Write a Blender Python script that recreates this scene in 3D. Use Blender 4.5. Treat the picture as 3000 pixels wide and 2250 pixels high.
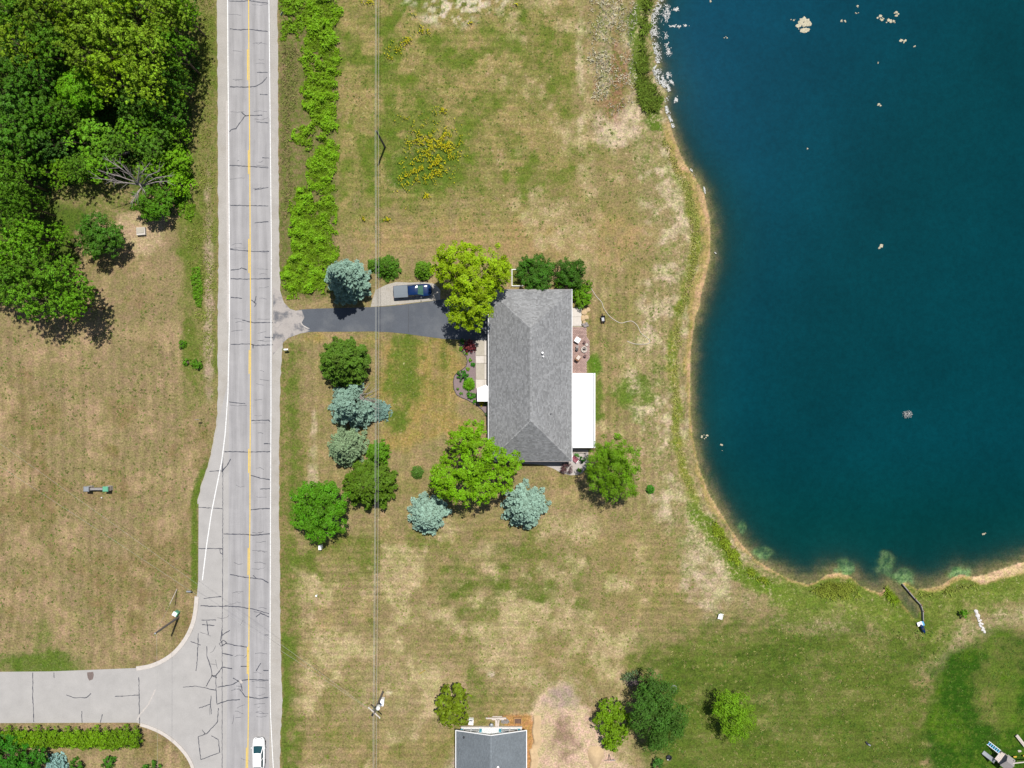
import bpy, bmesh, math, random
import numpy as np
from mathutils import Vector, Matrix, Quaternion
from mathutils.geometry import tessellate_polygon

# ------------------------------------------------------------------ reset
for o in list(bpy.data.objects):
    bpy.data.objects.remove(o, do_unlink=True)
SC = bpy.context.scene
COL = SC.collection
S, H = 0.052, 125.0            # metres per photo pixel on the ground, drone height
R = math.radians

# ------------------------------------------------------------------ camera
cam = bpy.data.cameras.new('drone_camera')
cam.sensor_fit = 'HORIZONTAL'
cam.angle = 2 * math.atan(1500 * S / H)
cam.clip_start, cam.clip_end = 1.0, 6000.0
co = bpy.data.objects.new('drone_camera', cam)
co.location = (0, 0, H)
COL.objects.link(co)
SC.camera = co

# ------------------------------------------------------------------ sky, sun, exposure
SUN_EL, SUN_AZ = 70.0, 20.5     # azimuth clockwise from +Y
world = bpy.data.worlds.new('World')
SC.world = world
world.use_nodes = True
wn = world.node_tree
sky = wn.nodes.new('ShaderNodeTexSky')
sky.sky_type = 'NISHITA'
sky.sun_disc = False
sky.sun_elevation = R(SUN_EL)
sky.sun_rotation = R(SUN_AZ)
bg = wn.nodes['Background']
bg.inputs['Strength'].default_value = 0.065
wn.links.new(sky.outputs[0], bg.inputs['Color'])
sl = bpy.data.lights.new('sun', 'SUN')
sl.energy = 4.8
sl.angle = R(0.53)
sl.color = (1.0, 0.96, 0.9)
so = bpy.data.objects.new('sun', sl)
to_sun = Vector((math.sin(R(SUN_AZ)) * math.cos(R(SUN_EL)), math.cos(R(SUN_AZ)) * math.cos(R(SUN_EL)), math.sin(R(SUN_EL))))
so.rotation_euler = to_sun.to_track_quat('Z', 'Y').to_euler()
so.location = to_sun * 300
COL.objects.link(so)
SC.view_settings.view_transform = 'Standard'
SC.view_settings.look = 'None'
SC.view_settings.gamma = 1.0
SC.view_settings.use_curve_mapping = False
SC.view_settings.exposure = 0.32
KEXP = 1.62

# ------------------------------------------------------------------ helpers
def P(u, v, z=0.0):
    k = S * (1 - z / H)
    return Vector(((u - 1500) * k, (1125 - v) * k, z))

def lin(c):
    c = c / 255.0
    return c / 12.92 if c <= 0.04045 else ((c + 0.055) / 1.055) ** 2.4

def A(r, g, b, k=KEXP):
    return (lin(r) / k, lin(g) / k, lin(b) / k)

def tag(o, label=None, cat=None, group=None, kind=None):
    if label: o['label'] = label
    if cat: o['category'] = cat
    if group: o['group'] = group
    if kind: o['kind'] = kind
    return o

def thing(name, label, cat, loc=(0, 0, 0), rz=0.0, group=None):
    o = bpy.data.objects.new(name, None)
    o.empty_display_size = 0.3
    COL.objects.link(o)
    o.location = loc
    o.rotation_euler = (0, 0, rz)
    return tag(o, label, cat, group)

def link(name, me, parent=None):
    o = bpy.data.objects.new(name, me)
    COL.objects.link(o)
    if parent: o.parent = parent
    return o

def copy_tree(o, parent=None):
    c = o.copy()
    COL.objects.link(c)
    c.parent = parent
    for ch in list(o.children):
        copy_tree(ch, c)
    return c

class MB:
    """collects shapes; build() links them as one mesh object"""
    def __init__(s): s.v, s.f = [], []
    def add(s, vs, fs):
        n = len(s.v)
        s.v += [tuple(p) for p in vs]
        s.f += [tuple(i + n for i in f) for f in fs]
        return s
    def box(s, c, d, rz=0.0, tilt=None, taper=1.0):
        m = Matrix.Rotation(rz, 3, 'Z')
        if tilt is not None: m = m @ tilt
        vs = []
        for z in (-.5, .5):
            t = taper if z > 0 else 1.0
            for x, y in ((-.5, -.5), (.5, -.5), (.5, .5), (-.5, .5)):
                vs.append(Vector(c) + m @ Vector((x * d[0] * t, y * d[1] * t, z * d[2])))
        return s.add(vs, [(3, 2, 1, 0), (4, 5, 6, 7), (0, 1, 5, 4), (1, 2, 6, 5), (2, 3, 7, 6), (3, 0, 4, 7)])
    def bar(s, a, b, w, h=None):
        a, b = Vector(a), Vector(b)
        d = b - a
        L = d.length
        q = d.to_track_quat('X', 'Z').to_matrix()
        h = h or w
        vs = []
        for x in (0, L):
            for y, z in ((-.5, -.5), (.5, -.5), (.5, .5), (-.5, .5)):
                vs.append(a + q @ Vector((x, y * w, z * h)))
        return s.add(vs, [(0, 1, 2, 3)[::-1], (4, 5, 6, 7), (0, 1, 5, 4), (1, 2, 6, 5), (2, 3, 7, 6), (3, 0, 4, 7)])
    def tube(s, pts, r, n=7, cap=True):
        pts = [Vector(p) for p in pts]
        rs = r if isinstance(r, (list, tuple)) else [r] * len(pts)
        vs, fs = [], []
        for i, p in enumerate(pts):
            d = (pts[min(i + 1, len(pts) - 1)] - pts[max(i - 1, 0)])
            if d.length < 1e-9: d = Vector((0, 0, 1))
            q = d.to_track_quat('Z', 'Y').to_matrix()
            for k in range(n):
                a = 2 * math.pi * k / n
                vs.append(p + q @ Vector((rs[i] * math.cos(a), rs[i] * math.sin(a), 0)))
        for i in range(len(pts) - 1):
            for k in range(n):
                fs.append((i * n + k, i * n + (k + 1) % n, (i + 1) * n + (k + 1) % n, (i + 1) * n + k))
        if cap:
            fs.append(tuple(range(n))[::-1])
            fs.append(tuple(range((len(pts) - 1) * n, len(pts) * n)))
        return s.add(vs, fs)
    def prism(s, poly, z0, z1):
        n = len(poly)
        ar = sum(poly[i][0] * poly[(i + 1) % n][1] - poly[(i + 1) % n][0] * poly[i][1] for i in range(n))
        if ar < 0: poly = poly[::-1]
        vs = [(p[0], p[1], z0) for p in poly] + [(p[0], p[1], z1) for p in poly]
        fs = [(i, (i + 1) % n, n + (i + 1) % n, n + i) for i in range(n)]
        for t in tessellate_polygon([[Vector((p[0], p[1], 0)) for p in poly]]):
            a, b, c = t
            cr = (poly[b][0] - poly[a][0]) * (poly[c][1] - poly[a][1]) - (poly[b][1] - poly[a][1]) * (poly[c][0] - poly[a][0])
            if cr < 0: b, c = c, b
            fs.append((n + a, n + b, n + c))
            fs.append((a, c, b))
        return s.add(vs, fs)
    def sheet(s, poly, z):
        n = len(poly)
        fs = []
        for t in tessellate_polygon([[Vector((p[0], p[1], 0)) for p in poly]]):
            a, b, c = t
            cr = (poly[b][0] - poly[a][0]) * (poly[c][1] - poly[a][1]) - (poly[b][1] - poly[a][1]) * (poly[c][0] - poly[a][0])
            if cr < 0: b, c = c, b
            fs.append((a, b, c))
        return s.add([(p[0], p[1], z) for p in poly], fs)
    def strip(s, pts, w, z):
        """flat ribbon along a polyline, w = width or list of widths"""
        pts = [Vector((p[0], p[1])) for p in pts]
        ws = w if isinstance(w, (list, tuple)) else [w] * len(pts)
        vs, fs = [], []
        for i, p in enumerate(pts):
            d = pts[min(i + 1, len(pts) - 1)] - pts[max(i - 1, 0)]
            d.normalize()
            nrm = Vector((-d.y, d.x)) * ws[i] / 2
            vs += [(p.x + nrm.x, p.y + nrm.y, z), (p.x - nrm.x, p.y - nrm.y, z)]
        for i in range(len(pts) - 1):
            fs.append((2 * i + 1, 2 * i + 3, 2 * i + 2, 2 * i))
        return s.add(vs, fs)
    def lathe(s, c, prof, n=16):
        vs, fs = [], []
        for r, z in prof:
            for k in range(n):
                a = 2 * math.pi * k / n
                vs.append((c[0] + r * math.cos(a), c[1] + r * math.sin(a), c[2] + z))
        for i in range(len(prof) - 1):
            for k in range(n):
                fs.append((i * n + k, i * n + (k + 1) % n, (i + 1) * n + (k + 1) % n, (i + 1) * n + k))
        fs.append(tuple(range(n))[::-1])
        fs.append(tuple(range((len(prof) - 1) * n, len(prof) * n)))
        return s.add(vs, fs)
    def blob(s, c, r, seed=0, jag=0.25, nu=9, nv=6):
        rg = random.Random(seed)
        vs, fs = [], []
        for j in range(nv + 1):
            th = math.pi * j / nv
            for i in range(nu):
                ph = 2 * math.pi * i / nu
                k = 1 + rg.uniform(-jag, jag)
                vs.append((c[0] + r[0] * k * math.sin(th) * math.cos(ph), c[1] + r[1] * k * math.sin(th) * math.sin(ph), c[2] + r[2] * k * math.cos(th)))
        for j in range(nv):
            for i in range(nu):
                fs.append(((j + 1) * nu + i, (j + 1) * nu + (i + 1) % nu, j * nu + (i + 1) % nu, j * nu + i))
        return s.add(vs, fs)
    def build(s, name, mat, parent=None, smooth=False):
        me = bpy.data.meshes.new(name)
        me.from_pydata(s.v, [], s.f)
        if smooth: me.shade_smooth()
        me.materials.append(mat)
        me.update()
        return link(name, me, parent)

def np_mesh(name, verts, quads, mat, attrs=None, smooth=False):
    """verts (n,3), quads (m,4) numpy; attrs = {name: (domain, type, array)}"""
    me = bpy.data.meshes.new(name)
    n, m = len(verts), len(quads)
    me.vertices.add(n)
    me.vertices.foreach_set('co', np.ascontiguousarray(verts, dtype=np.float32).ravel())
    k = quads.shape[1]
    me.loops.add(m * k)
    me.loops.foreach_set('vertex_index', np.ascontiguousarray(quads, dtype=np.int32).ravel())
    me.polygons.add(m)
    me.polygons.foreach_set('loop_start', np.arange(0, m * k, k, dtype=np.int32))
    me.update(calc_edges=True)
    for nm, (dom, ty, arr) in (attrs or {}).items():
        a = me.attributes.new(nm, ty, dom)
        a.data.foreach_set('color' if ty == 'FLOAT_COLOR' else 'value', np.ascontiguousarray(arr, dtype=np.float32).ravel())
    if smooth: me.shade_smooth()
    me.materials.append(mat)
    me.validate()
    return me

# ------------------------------------------------------------------ materials
def new_mat(name):
    m = bpy.data.materials.new(name)
    m.use_nodes = True
    nt = m.node_tree
    return m, nt, nt.nodes['Principled BSDF'], nt.nodes['Material Output']

def nd(nt, t, **kw):
    n = nt.nodes.new(t)
    for k, v in kw.items():
        if k in n.inputs: n.inputs[k].default_value = v
        else: setattr(n, k, v)
    return n

def noise(nt, scale, detail=4.0, rough=0.6, vec=None):
    n = nd(nt, 'ShaderNodeTexNoise')
    n.inputs['Scale'].default_value = scale
    n.inputs['Detail'].default_value = detail
    n.inputs['Roughness'].default_value = rough
    if vec is not None: nt.links.new(vec, n.inputs['Vector'])
    return n

def ramp(nt, src, a, b, lo=0.0, hi=1.0):
    m = nd(nt, 'ShaderNodeMapRange')
    m.inputs['From Min'].default_value = a
    m.inputs['From Max'].default_value = b
    m.inputs['To Min'].default_value = lo
    m.inputs['To Max'].default_value = hi
    if src is not None: nt.links.new(src, m.inputs['Value'])
    return m

def mixc(nt, fac, c1, c2, mode='MIX'):
    m = nd(nt, 'ShaderNodeMix', data_type='RGBA', blend_type=mode)
    for sock, val in ((m.inputs[0], fac), (m.inputs[6], c1), (m.inputs[7], c2)):
        if hasattr(val, 'is_linked'): nt.links.new(val, sock)
        elif isinstance(val, tuple): sock.default_value = (*val[:3], 1)
        else: sock.default_value = val
    return m.outputs[2]

def plain(name, col, rough=0.7, var=0.15, scale=4.0, metal=0.0, bump=0.0, spec=0.3, dirt=None, coat=0.0):
    """solid colour with grain and uneven tone"""
    m, nt, p, out = new_mat(name)
    tc = nd(nt, 'ShaderNodeTexCoord')
    n = noise(nt, scale, 6, 0.65, tc.outputs['Object'])
    r = ramp(nt, n.outputs[0], 0.3, 0.7, 1 - var, 1 + var)
    c = mixc(nt, 1.0, tuple(col), r.outputs[0], 'MULTIPLY')
    if dirt:
        n2 = noise(nt, scale * 0.35, 5, 0.7, tc.outputs['Object'])
        r2 = ramp(nt, n2.outputs[0], 0.5, 0.75, 0, 0.7)
        c = mixc(nt, r2.outputs[0], c, tuple(dirt))
    nt.links.new(c, p.inputs['Base Color'])
    p.inputs['Roughness'].default_value = rough
    p.inputs['Metallic'].default_value = metal
    p.inputs['Specular IOR Level'].default_value = spec
    p.inputs['Coat Weight'].default_value = coat
    if bump:
        b = nd(nt, 'ShaderNodeBump')
        b.inputs['Strength'].default_value = bump
        b.inputs['Distance'].default_value = 0.03
        nt.links.new(n.outputs[0], b.inputs['Height'])
        nt.links.new(b.outputs[0], p.inputs['Normal'])
    return m

def leaf_material():
    """leaf colour = the crown's own object colour, varied leaf by leaf"""
    m, nt, p, out = new_mat('leaf')
    oi = nd(nt, 'ShaderNodeObjectInfo')
    at = nd(nt, 'ShaderNodeAttribute', attribute_name='tint')
    hs = nd(nt, 'ShaderNodeHueSaturation')
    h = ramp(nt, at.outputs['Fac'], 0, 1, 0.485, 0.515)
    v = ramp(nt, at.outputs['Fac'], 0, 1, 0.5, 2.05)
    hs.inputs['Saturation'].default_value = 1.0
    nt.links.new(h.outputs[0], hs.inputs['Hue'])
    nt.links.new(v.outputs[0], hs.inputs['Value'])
    nt.links.new(oi.outputs['Color'], hs.inputs['Color'])
    nt.links.new(hs.outputs[0], p.inputs['Base Color'])
    p.inputs['Roughness'].default_value = 0.62
    p.inputs['Specular IOR Level'].default_value = 0.2
    tr = nd(nt, 'ShaderNodeBsdfTranslucent')
    nt.links.new(hs.outputs[0], tr.inputs['Color'])
    mx = nd(nt, 'ShaderNodeMixShader')
    mx.inputs[0].default_value = 0.22
    nt.links.new(p.outputs[0], mx.inputs[1])
    nt.links.new(tr.outputs[0], mx.inputs[2])
    nt.links.new(mx.outputs[0], out.inputs['Surface'])
    return m

def tinted(name, col, rough=0.85, spread=0.35, grain=8.0, gvar=0.15):
    """pieces that each carry their own tint (shingles, pavers, stones)"""
    m, nt, p, out = new_mat(name)
    at = nd(nt, 'ShaderNodeAttribute', attribute_name='tint')
    tc = nd(nt, 'ShaderNodeTexCoord')
    v = ramp(nt, at.outputs['Fac'], 0, 1, 1 - spread, 1 + spread)
    n = noise(nt, grain, 5, 0.7, tc.outputs['Object'])
    g = ramp(nt, n.outputs[0], 0.3, 0.7, 1 - gvar, 1 + gvar)
    n2 = noise(nt, 0.35, 4, 0.6, tc.outputs['Object'])
    g2 = ramp(nt, n2.outputs[0], 0.3, 0.7, 0.92, 1.08)
    c = mixc(nt, 1.0, tuple(col), v.outputs[0], 'MULTIPLY')
    c = mixc(nt, 1.0, c, g.outputs[0], 'MULTIPLY')
    c = mixc(nt, 1.0, c, g2.outputs[0], 'MULTIPLY')
    nt.links.new(c, p.inputs['Base Color'])
    p.inputs['Roughness'].default_value = rough
    p.inputs['Specular IOR Level'].default_value = 0.2
    return m

M = {}
M['leaf'] = leaf_material()
M['bark'] = plain('bark', A(110, 95, 80), 0.9, 0.3, 9, bump=0.5)
M['dead_wood'] = plain('dead_wood', A(175, 165, 160), 0.9, 0.25, 7)
M['white'] = plain('white_metal', (0.8, 0.8, 0.8), 0.45, 0.03, 1.5, dirt=(0.66, 0.66, 0.64))
M['white_paint'] = plain('white_paint', (0.6, 0.6, 0.59), 0.7, 0.25, 6, dirt=(0.36, 0.36, 0.355))
M['yellow_paint'] = plain('yellow_paint', A(240, 205, 95), 0.7, 0.15, 6, dirt=A(200, 180, 110))
M['crack'] = plain('crack_sealant', A(80, 82, 92), 0.6, 0.25, 3)
M['patch'] = plain('tar_patch', A(130, 115, 110), 0.8, 0.2, 4)
M['pale_patch'] = plain('pale_patch', A(205, 198, 192), 0.9, 0.15, 4)
M['concrete'] = plain('concrete', A(196, 188, 172), 0.9, 0.1, 3, dirt=A(175, 165, 148))
M['concrete_pale'] = plain('concrete_pale', A(226, 218, 208), 0.9, 0.08, 3, dirt=A(205, 196, 184))
M['kerb'] = plain('kerb_concrete', A(218, 210, 202), 0.9, 0.1, 3, dirt=A(190, 180, 168))
M['siding'] = plain('pale_siding', A(206, 200, 190), 0.8, 0.05, 2)
M['siding_white'] = plain('white_siding', (0.76, 0.78, 0.78), 0.7, 0.04, 2)
M['glass'] = plain('window_glass', (0.03, 0.06, 0.07), 0.08, 0.1, 1, spec=0.6)
M['teal'] = plain('teal_paint', A(95, 185, 205), 0.6, 0.08, 3)
M['dark'] = plain('dark_plastic', (0.02, 0.022, 0.028), 0.5, 0.2, 5)
M['rubber'] = plain('rubber', (0.02, 0.02, 0.02), 0.85, 0.2, 6)
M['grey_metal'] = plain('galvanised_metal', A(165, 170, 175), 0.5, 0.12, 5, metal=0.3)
M['wire'] = plain('wire_aluminium', A(196, 198, 192), 0.5, 0.05, 1)
M['pole_wood'] = plain('weathered_pole', A(128, 120, 116), 0.9, 0.2, 5, bump=0.3)
M['pale_wood'] = plain('pale_lumber', A(226, 214, 204), 0.85, 0.1, 5)
M['brown_wood'] = plain('brown_wood', A(165, 120, 85), 0.8, 0.2, 6)
M['grey_wood'] = plain('grey_wood', A(165, 160, 158), 0.85, 0.15, 6)
M['red_wood'] = plain('red_painted_slats', A(168, 62, 92), 0.6, 0.12, 6)
M['green_box'] = plain('green_painted_steel', A(110, 185, 150), 0.5, 0.1, 4)
M['blue_car'] = plain('dark_blue_paint', (0.005, 0.02, 0.075), 0.14, 0.05, 2, coat=0.0, spec=0.3)
M['white_car'] = plain('white_car_paint', (0.8, 0.8, 0.8), 0.3, 0.02, 2, coat=0.5)
M['tonneau'] = plain('tonneau_vinyl', A(122, 132, 141), 0.6, 0.05, 3)
M['car_glass'] = plain('car_glass', (0.012, 0.05, 0.06), 0.06, 0.1, 1, spec=0.7)
M['car_glass_green'] = plain('windscreen_green', (0.05, 0.12, 0.085), 0.08, 0.2, 2, spec=0.6)
M['chrome'] = plain('chrome', (0.6, 0.6, 0.62), 0.2, 0.03, 2, metal=0.9)
M['lamp_red'] = plain('red_lamp', (0.3, 0.01, 0.01), 0.2, 0.05, 3)
M['lamp_clear'] = plain('clear_lamp', (0.7, 0.7, 0.7), 0.15, 0.05, 3)
M['mulch'] = plain('mulch', A(150, 132, 132), 0.95, 0.35, 14, bump=0.6, dirt=A(120, 102, 100))
M['gravel_bed'] = plain('pale_gravel', A(196, 188, 182), 0.95, 0.3, 14, bump=0.5)
M['hose'] = plain('pale_hose', A(216, 206, 190), 0.6, 0.05, 4)
M['stone'] = plain('pale_stone', A(215, 205, 195), 0.9, 0.2, 6, bump=0.3)
M['white_stone'] = plain('white_stone', A(238, 234, 230), 0.9, 0.12, 6, bump=0.3)
M['grey_stone'] = plain('grey_stone', A(170, 162, 158), 0.9, 0.2, 6, bump=0.3)
M['soil'] = plain('ochre_soil', A(196, 152, 100), 0.95, 0.2, 3, bump=0.5, dirt=A(170, 120, 75))
M['cushion'] = plain('brown_cushion', A(120, 95, 92), 0.9, 0.15, 6)
M['foam_glint'] = plain('foam_glint', A(226, 226, 222), 0.8, 0.2, 9)
M['algae'] = plain('dried_algae_mat', A(206, 198, 172), 0.95, 0.25, 5, bump=0.5, dirt=A(165, 160, 120))
M['straw'] = plain('straw_blades', A(190, 170, 115), 0.9, 0.2, 3)
M['fascia'] = plain('white_gutter', (0.7, 0.7, 0.7), 0.5, 0.05, 3)
M['shingle'] = tinted('grey_shingles', A(159, 160, 161), 0.9, 0.22, 7, 0.16)
M['shingle_blue'] = tinted('blue_grey_shingles', A(136, 144, 150), 0.9, 0.1, 9, 0.16)
M['paver'] = tinted('pink_pavers', A(196, 165, 155), 0.9, 0.16, 9, 0.1)
M['steel_blue'] = plain('blue_plastic', A(110, 180, 225), 0.5, 0.1, 3)
M['yellow'] = plain('yellow_marker', A(232, 190, 70), 0.6, 0.1, 3)
M['sand'] = plain('sand_heap', A(216, 188, 148), 0.95, 0.1, 3, bump=0.3)

def surface_mat(name, base, grain=0.12, gscale=9.0, blot=None, bscale=0.12, blot_rng=(0.5, 0.75), bstr=0.6, bump=0.25):
    m, nt, p, out = new_mat(name)
    tc = nd(nt, 'ShaderNodeTexCoord')
    v = tc.outputs['Object']
    n1 = noise(nt, gscale, 6, 0.75, v)
    n2 = noise(nt, 0.5, 5, 0.6, v)
    c = mixc(nt, 1.0, tuple(base), ramp(nt, n1.outputs[0], 0.3, 0.7, 1 - grain, 1 + grain).outputs[0], 'MULTIPLY')
    c = mixc(nt, 1.0, c, ramp(nt, n2.outputs[0], 0.3, 0.7, 0.93, 1.07).outputs[0], 'MULTIPLY')
    if blot:
        n3 = noise(nt, bscale, 6, 0.65, v)
        c = mixc(nt, ramp(nt, n3.outputs[0], blot_rng[0], blot_rng[1], 0, bstr).outputs[0], c, tuple(blot))
    nt.links.new(c, p.inputs['Base Color'])
    p.inputs['Roughness'].default_value = 0.92
    p.inputs['Specular IOR Level'].default_value = 0.2
    b = nd(nt, 'ShaderNodeBump')
    b.inputs['Strength'].default_value = bump
    b.inputs['Distance'].default_value = 0.03
    nt.links.new(n1.outputs[0], b.inputs['Height'])
    nt.links.new(b.outputs[0], p.inputs['Normal'])
    return m, nt, p, c

M['shoulder'] = surface_mat('shoulder_gravel', A(188, 183, 176), 0.2, 7, A(166, 158, 146), 0.4)[0]
M['side_asphalt'] = surface_mat('worn_asphalt', A(186, 183, 180), 0.1, 8, A(200, 196, 192), 0.15)[0]
M['drive'] = surface_mat('sealed_asphalt', A(98, 103, 111), 0.16, 8, A(138, 140, 142), 0.22, (0.48, 0.75), 0.6)[0]
M['drive_mouth'] = surface_mat('broken_apron', A(184, 177, 172), 0.14, 6, A(105, 108, 115), 0.45, (0.5, 0.62), 0.85)[0]
M['gravel_pad'] = surface_mat('parking_gravel', A(188, 182, 172), 0.25, 5, A(165, 150, 125), 0.4)[0]

def road_mat():
    m, nt, p, c = surface_mat('road_asphalt', A(174, 172, 173), 0.12, 9, A(184, 182, 181), 0.12, (0.45, 0.7), 0.5)
    # tyre polish: bands that run along the lanes (UV x = across the road)
    uv = nd(nt, 'ShaderNodeUVMap', uv_map='lane')
    sx = nd(nt, 'ShaderNodeSeparateXYZ')
    nt.links.new(uv.outputs[0], sx.inputs[0])
    ma = nd(nt, 'ShaderNodeMath', operation='MULTIPLY')
    nt.links.new(sx.outputs[0], ma.inputs[0])
    ma.inputs[1].default_value = 2 * math.pi * 4.0
    si = nd(nt, 'ShaderNodeMath', operation='COSINE')
    nt.links.new(ma.outputs[0], si.inputs[0])
    tc = nd(nt, 'ShaderNodeTexCoord')
    mp = nd(nt, 'ShaderNodeMapping')
    mp.inputs['Scale'].default_value = (1.0, 0.05, 1)
    nt.links.new(tc.outputs['Object'], mp.inputs[0])
    n = noise(nt, 1.6, 4, 0.6, mp.outputs[0])
    ad = nd(nt, 'ShaderNodeMath', operation='MULTIPLY_ADD')
    nt.links.new(si.outputs[0], ad.inputs[0])
    ad.inputs[1].default_value = 0.055
    r = ramp(nt, n.outputs[0], 0.35, 0.65, 0.9, 1.1)
    nt.links.new(r.outputs[0], ad.inputs[2])
    c2 = mixc(nt, 1.0, c, ad.outputs[0], 'MULTIPLY')
    nt.links.new(c2, p.inputs['Base Color'])
    return m
M['road'] = road_mat()

def ground_mat():
    m, nt, p, out = new_mat('dry_lawn')
    tc = nd(nt, 'ShaderNodeTexCoord')
    v = tc.outputs['Object']
    col = nd(nt, 'ShaderNodeAttribute', attribute_name='Col')
    msk = nd(nt, 'ShaderNodeAttribute', attribute_name='Mask')
    sep = nd(nt, 'ShaderNodeSeparateColor')
    nt.links.new(msk.outputs['Color'], sep.inputs[0])
    n1 = noise(nt, 3.6, 8, 0.85, v)
    n2 = noise(nt, 0.5, 6, 0.7, v)
    n5 = noise(nt, 1.1, 6, 0.75, v)
    n5.noise_dimensions = '4D'; n5.inputs['W'].default_value = 3.1
    n3 = noise(nt, 1.7, 5, 0.7, v)
    n3.noise_dimensions = '4D'; n3.inputs['W'].default_value = 7.3
    n4 = noise(nt, 2.1, 5, 0.75, v)
    n4.noise_dimensions = '4D'; n4.inputs['W'].default_value = 21.0
    # green tufts and straw: amounts come from the masks
    def speck(src, amount):
        sub = nd(nt, 'ShaderNodeMath', operation='ADD')
        nt.links.new(src, sub.inputs[0])
        nt.links.new(amount, sub.inputs[1])
        return ramp(nt, sub.outputs[0], 0.71, 0.86, 0, 0.75).outputs[0]
    c = mixc(nt, speck(n3.outputs[0], sep.outputs[0]), col.outputs['Color'], A(98, 116, 42))
    c = mixc(nt, speck(n4.outputs[0], sep.outputs[1]), c, A(212, 192, 152))
    c = mixc(nt, 1.0, c, ramp(nt, n1.outputs[0], 0.38, 0.62, 0.5, 1.55).outputs[0], 'MULTIPLY')
    c = mixc(nt, 1.0, c, ramp(nt, n2.outputs[0], 0.3, 0.7, 0.84, 1.16).outputs[0], 'MULTIPLY')
    c = mixc(nt, 1.0, c, mixc(nt, ramp(nt, n5.outputs[0], 0.4, 0.6).outputs[0], (0.86, 1.0, 0.78), (1.1, 1.02, 1.16)), 'MULTIPLY')
    nt.links.new(c, p.inputs['Base Color'])
    p.inputs['Roughness'].default_value = 0.95
    p.inputs['Specular IOR Level'].default_value = 0.1
    b = nd(nt, 'ShaderNodeBump')
    b.inputs['Strength'].default_value = 0.7
    b.inputs['Distance'].default_value = 0.12
    nt.links.new(n1.outputs[0], b.inputs['Height'])
    nt.links.new(b.outputs[0], p.inputs['Normal'])
    return m
M['ground'] = ground_mat()

def water_mat():
    m, nt, p, out = new_mat('lake_water')
    nt.nodes.remove(p)
    op = nd(nt, 'ShaderNodeAttribute', attribute_name='op')
    wc = nd(nt, 'ShaderNodeAttribute', attribute_name='Col')
    tc = nd(nt, 'ShaderNodeTexCoord')
    v = tc.outputs['Object']
    n0 = noise(nt, 0.05, 4, 0.6, v)
    c = mixc(nt, 1.0, wc.outputs['Color'], ramp(nt, n0.outputs[0], 0.3, 0.7, 0.86, 1.14).outputs[0], 'MULTIPLY')
    nw = noise(nt, 1.3, 6, 0.8, v)
    c = mixc(nt, 1.0, c, ramp(nt, nw.outputs[0], 0.35, 0.65, 0.86, 1.14).outputs[0], 'MULTIPLY')
    df = nd(nt, 'ShaderNodeBsdfDiffuse')
    nt.links.new(c, df.inputs['Color'])
    tr = nd(nt, 'ShaderNodeBsdfTransparent')
    tr.inputs['Color'].default_value = (0.8, 0.9, 0.88, 1)
    mx = nd(nt, 'ShaderNodeMixShader')
    nt.links.new(op.outputs['Fac'], mx.inputs[0])
    nt.links.new(tr.outputs[0], mx.inputs[1])
    nt.links.new(df.outputs[0], mx.inputs[2])
    gl = nd(nt, 'ShaderNodeBsdfGlossy')
    gl.inputs['Roughness'].default_value = 0.04
    n1 = noise(nt, 1.4, 3, 0.5, v)
    b = nd(nt, 'ShaderNodeBump')
    b.inputs['Strength'].default_value = 0.12
    b.inputs['Distance'].default_value = 0.03
    nt.links.new(n1.outputs[0], b.inputs['Height'])
    nt.links.new(b.outputs[0], gl.inputs['Normal'])
    fr = nd(nt, 'ShaderNodeFresnel')
    fr.inputs['IOR'].default_value = 1.25
    m2 = nd(nt, 'ShaderNodeMixShader')
    nt.links.new(fr.outputs[0], m2.inputs[0])
    nt.links.new(mx.outputs[0], m2.inputs[1])
    nt.links.new(gl.outputs[0], m2.inputs[2])
    nt.links.new(m2.outputs[0], out.inputs['Surface'])
    return m
M['water'] = water_mat()

# ------------------------------------------------------------------ 2-D fields (numpy)
def vnoise(x, y, scale, seed):
    rg = np.random.RandomState(seed)
    t = rg.rand(256, 256)
    xs, ys = x / scale + 1000.0, y / scale + 1000.0
    xi, yi = np.floor(xs).astype(int), np.floor(ys).astype(int)
    fx, fy = xs - xi, ys - yi
    fx, fy = fx * fx * (3 - 2 * fx), fy * fy * (3 - 2 * fy)
    a = t[xi % 256, yi % 256]; b = t[(xi + 1) % 256, yi % 256]
    c = t[xi % 256, (yi + 1) % 256]; d = t[(xi + 1) % 256, (yi + 1) % 256]
    return a * (1 - fx) * (1 - fy) + b * fx * (1 - fy) + c * (1 - fx) * fy + d * fx * fy

def fbm(x, y, scale, seed, oct=4):
    s, amp, tot = 0, 1.0, 0
    for i in range(oct):
        s = s + amp * vnoise(x, y, scale / 2 ** i, seed + i)
        tot += amp
        amp *= 0.55
    return s / tot

def inside(poly, x, y):
    r = np.zeros(x.shape, bool)
    n = len(poly)
    for i in range(n):
        x1, y1 = poly[i]; x2, y2 = poly[(i + 1) % n]
        if y1 == y2: continue
        c = ((y1 > y) != (y2 > y)) & (x < (x2 - x1) * (y - y1) / (y2 - y1) + x1)
        r ^= c
    return r

def sdist(poly, x, y):
    """signed distance, positive inside"""
    d2 = np.full(x.shape, 1e18)
    n = len(poly)
    for i in range(n):
        x1, y1 = poly[i]; x2, y2 = poly[(i + 1) % n]
        dx, dy = x2 - x1, y2 - y1
        t = np.clip(((x - x1) * dx + (y - y1) * dy) / max(dx * dx + dy * dy, 1e-9), 0, 1)
        d2 = np.minimum(d2, (x - x1 - t * dx) ** 2 + (y - y1 - t * dy) ** 2)
    d = np.sqrt(d2)
    return np.where(inside(poly, x, y), d, -d)

def sstep(a, b, x):
    t = np.clip((x - a) / (b - a), 0, 1)
    return t * t * (3 - 2 * t)

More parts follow.
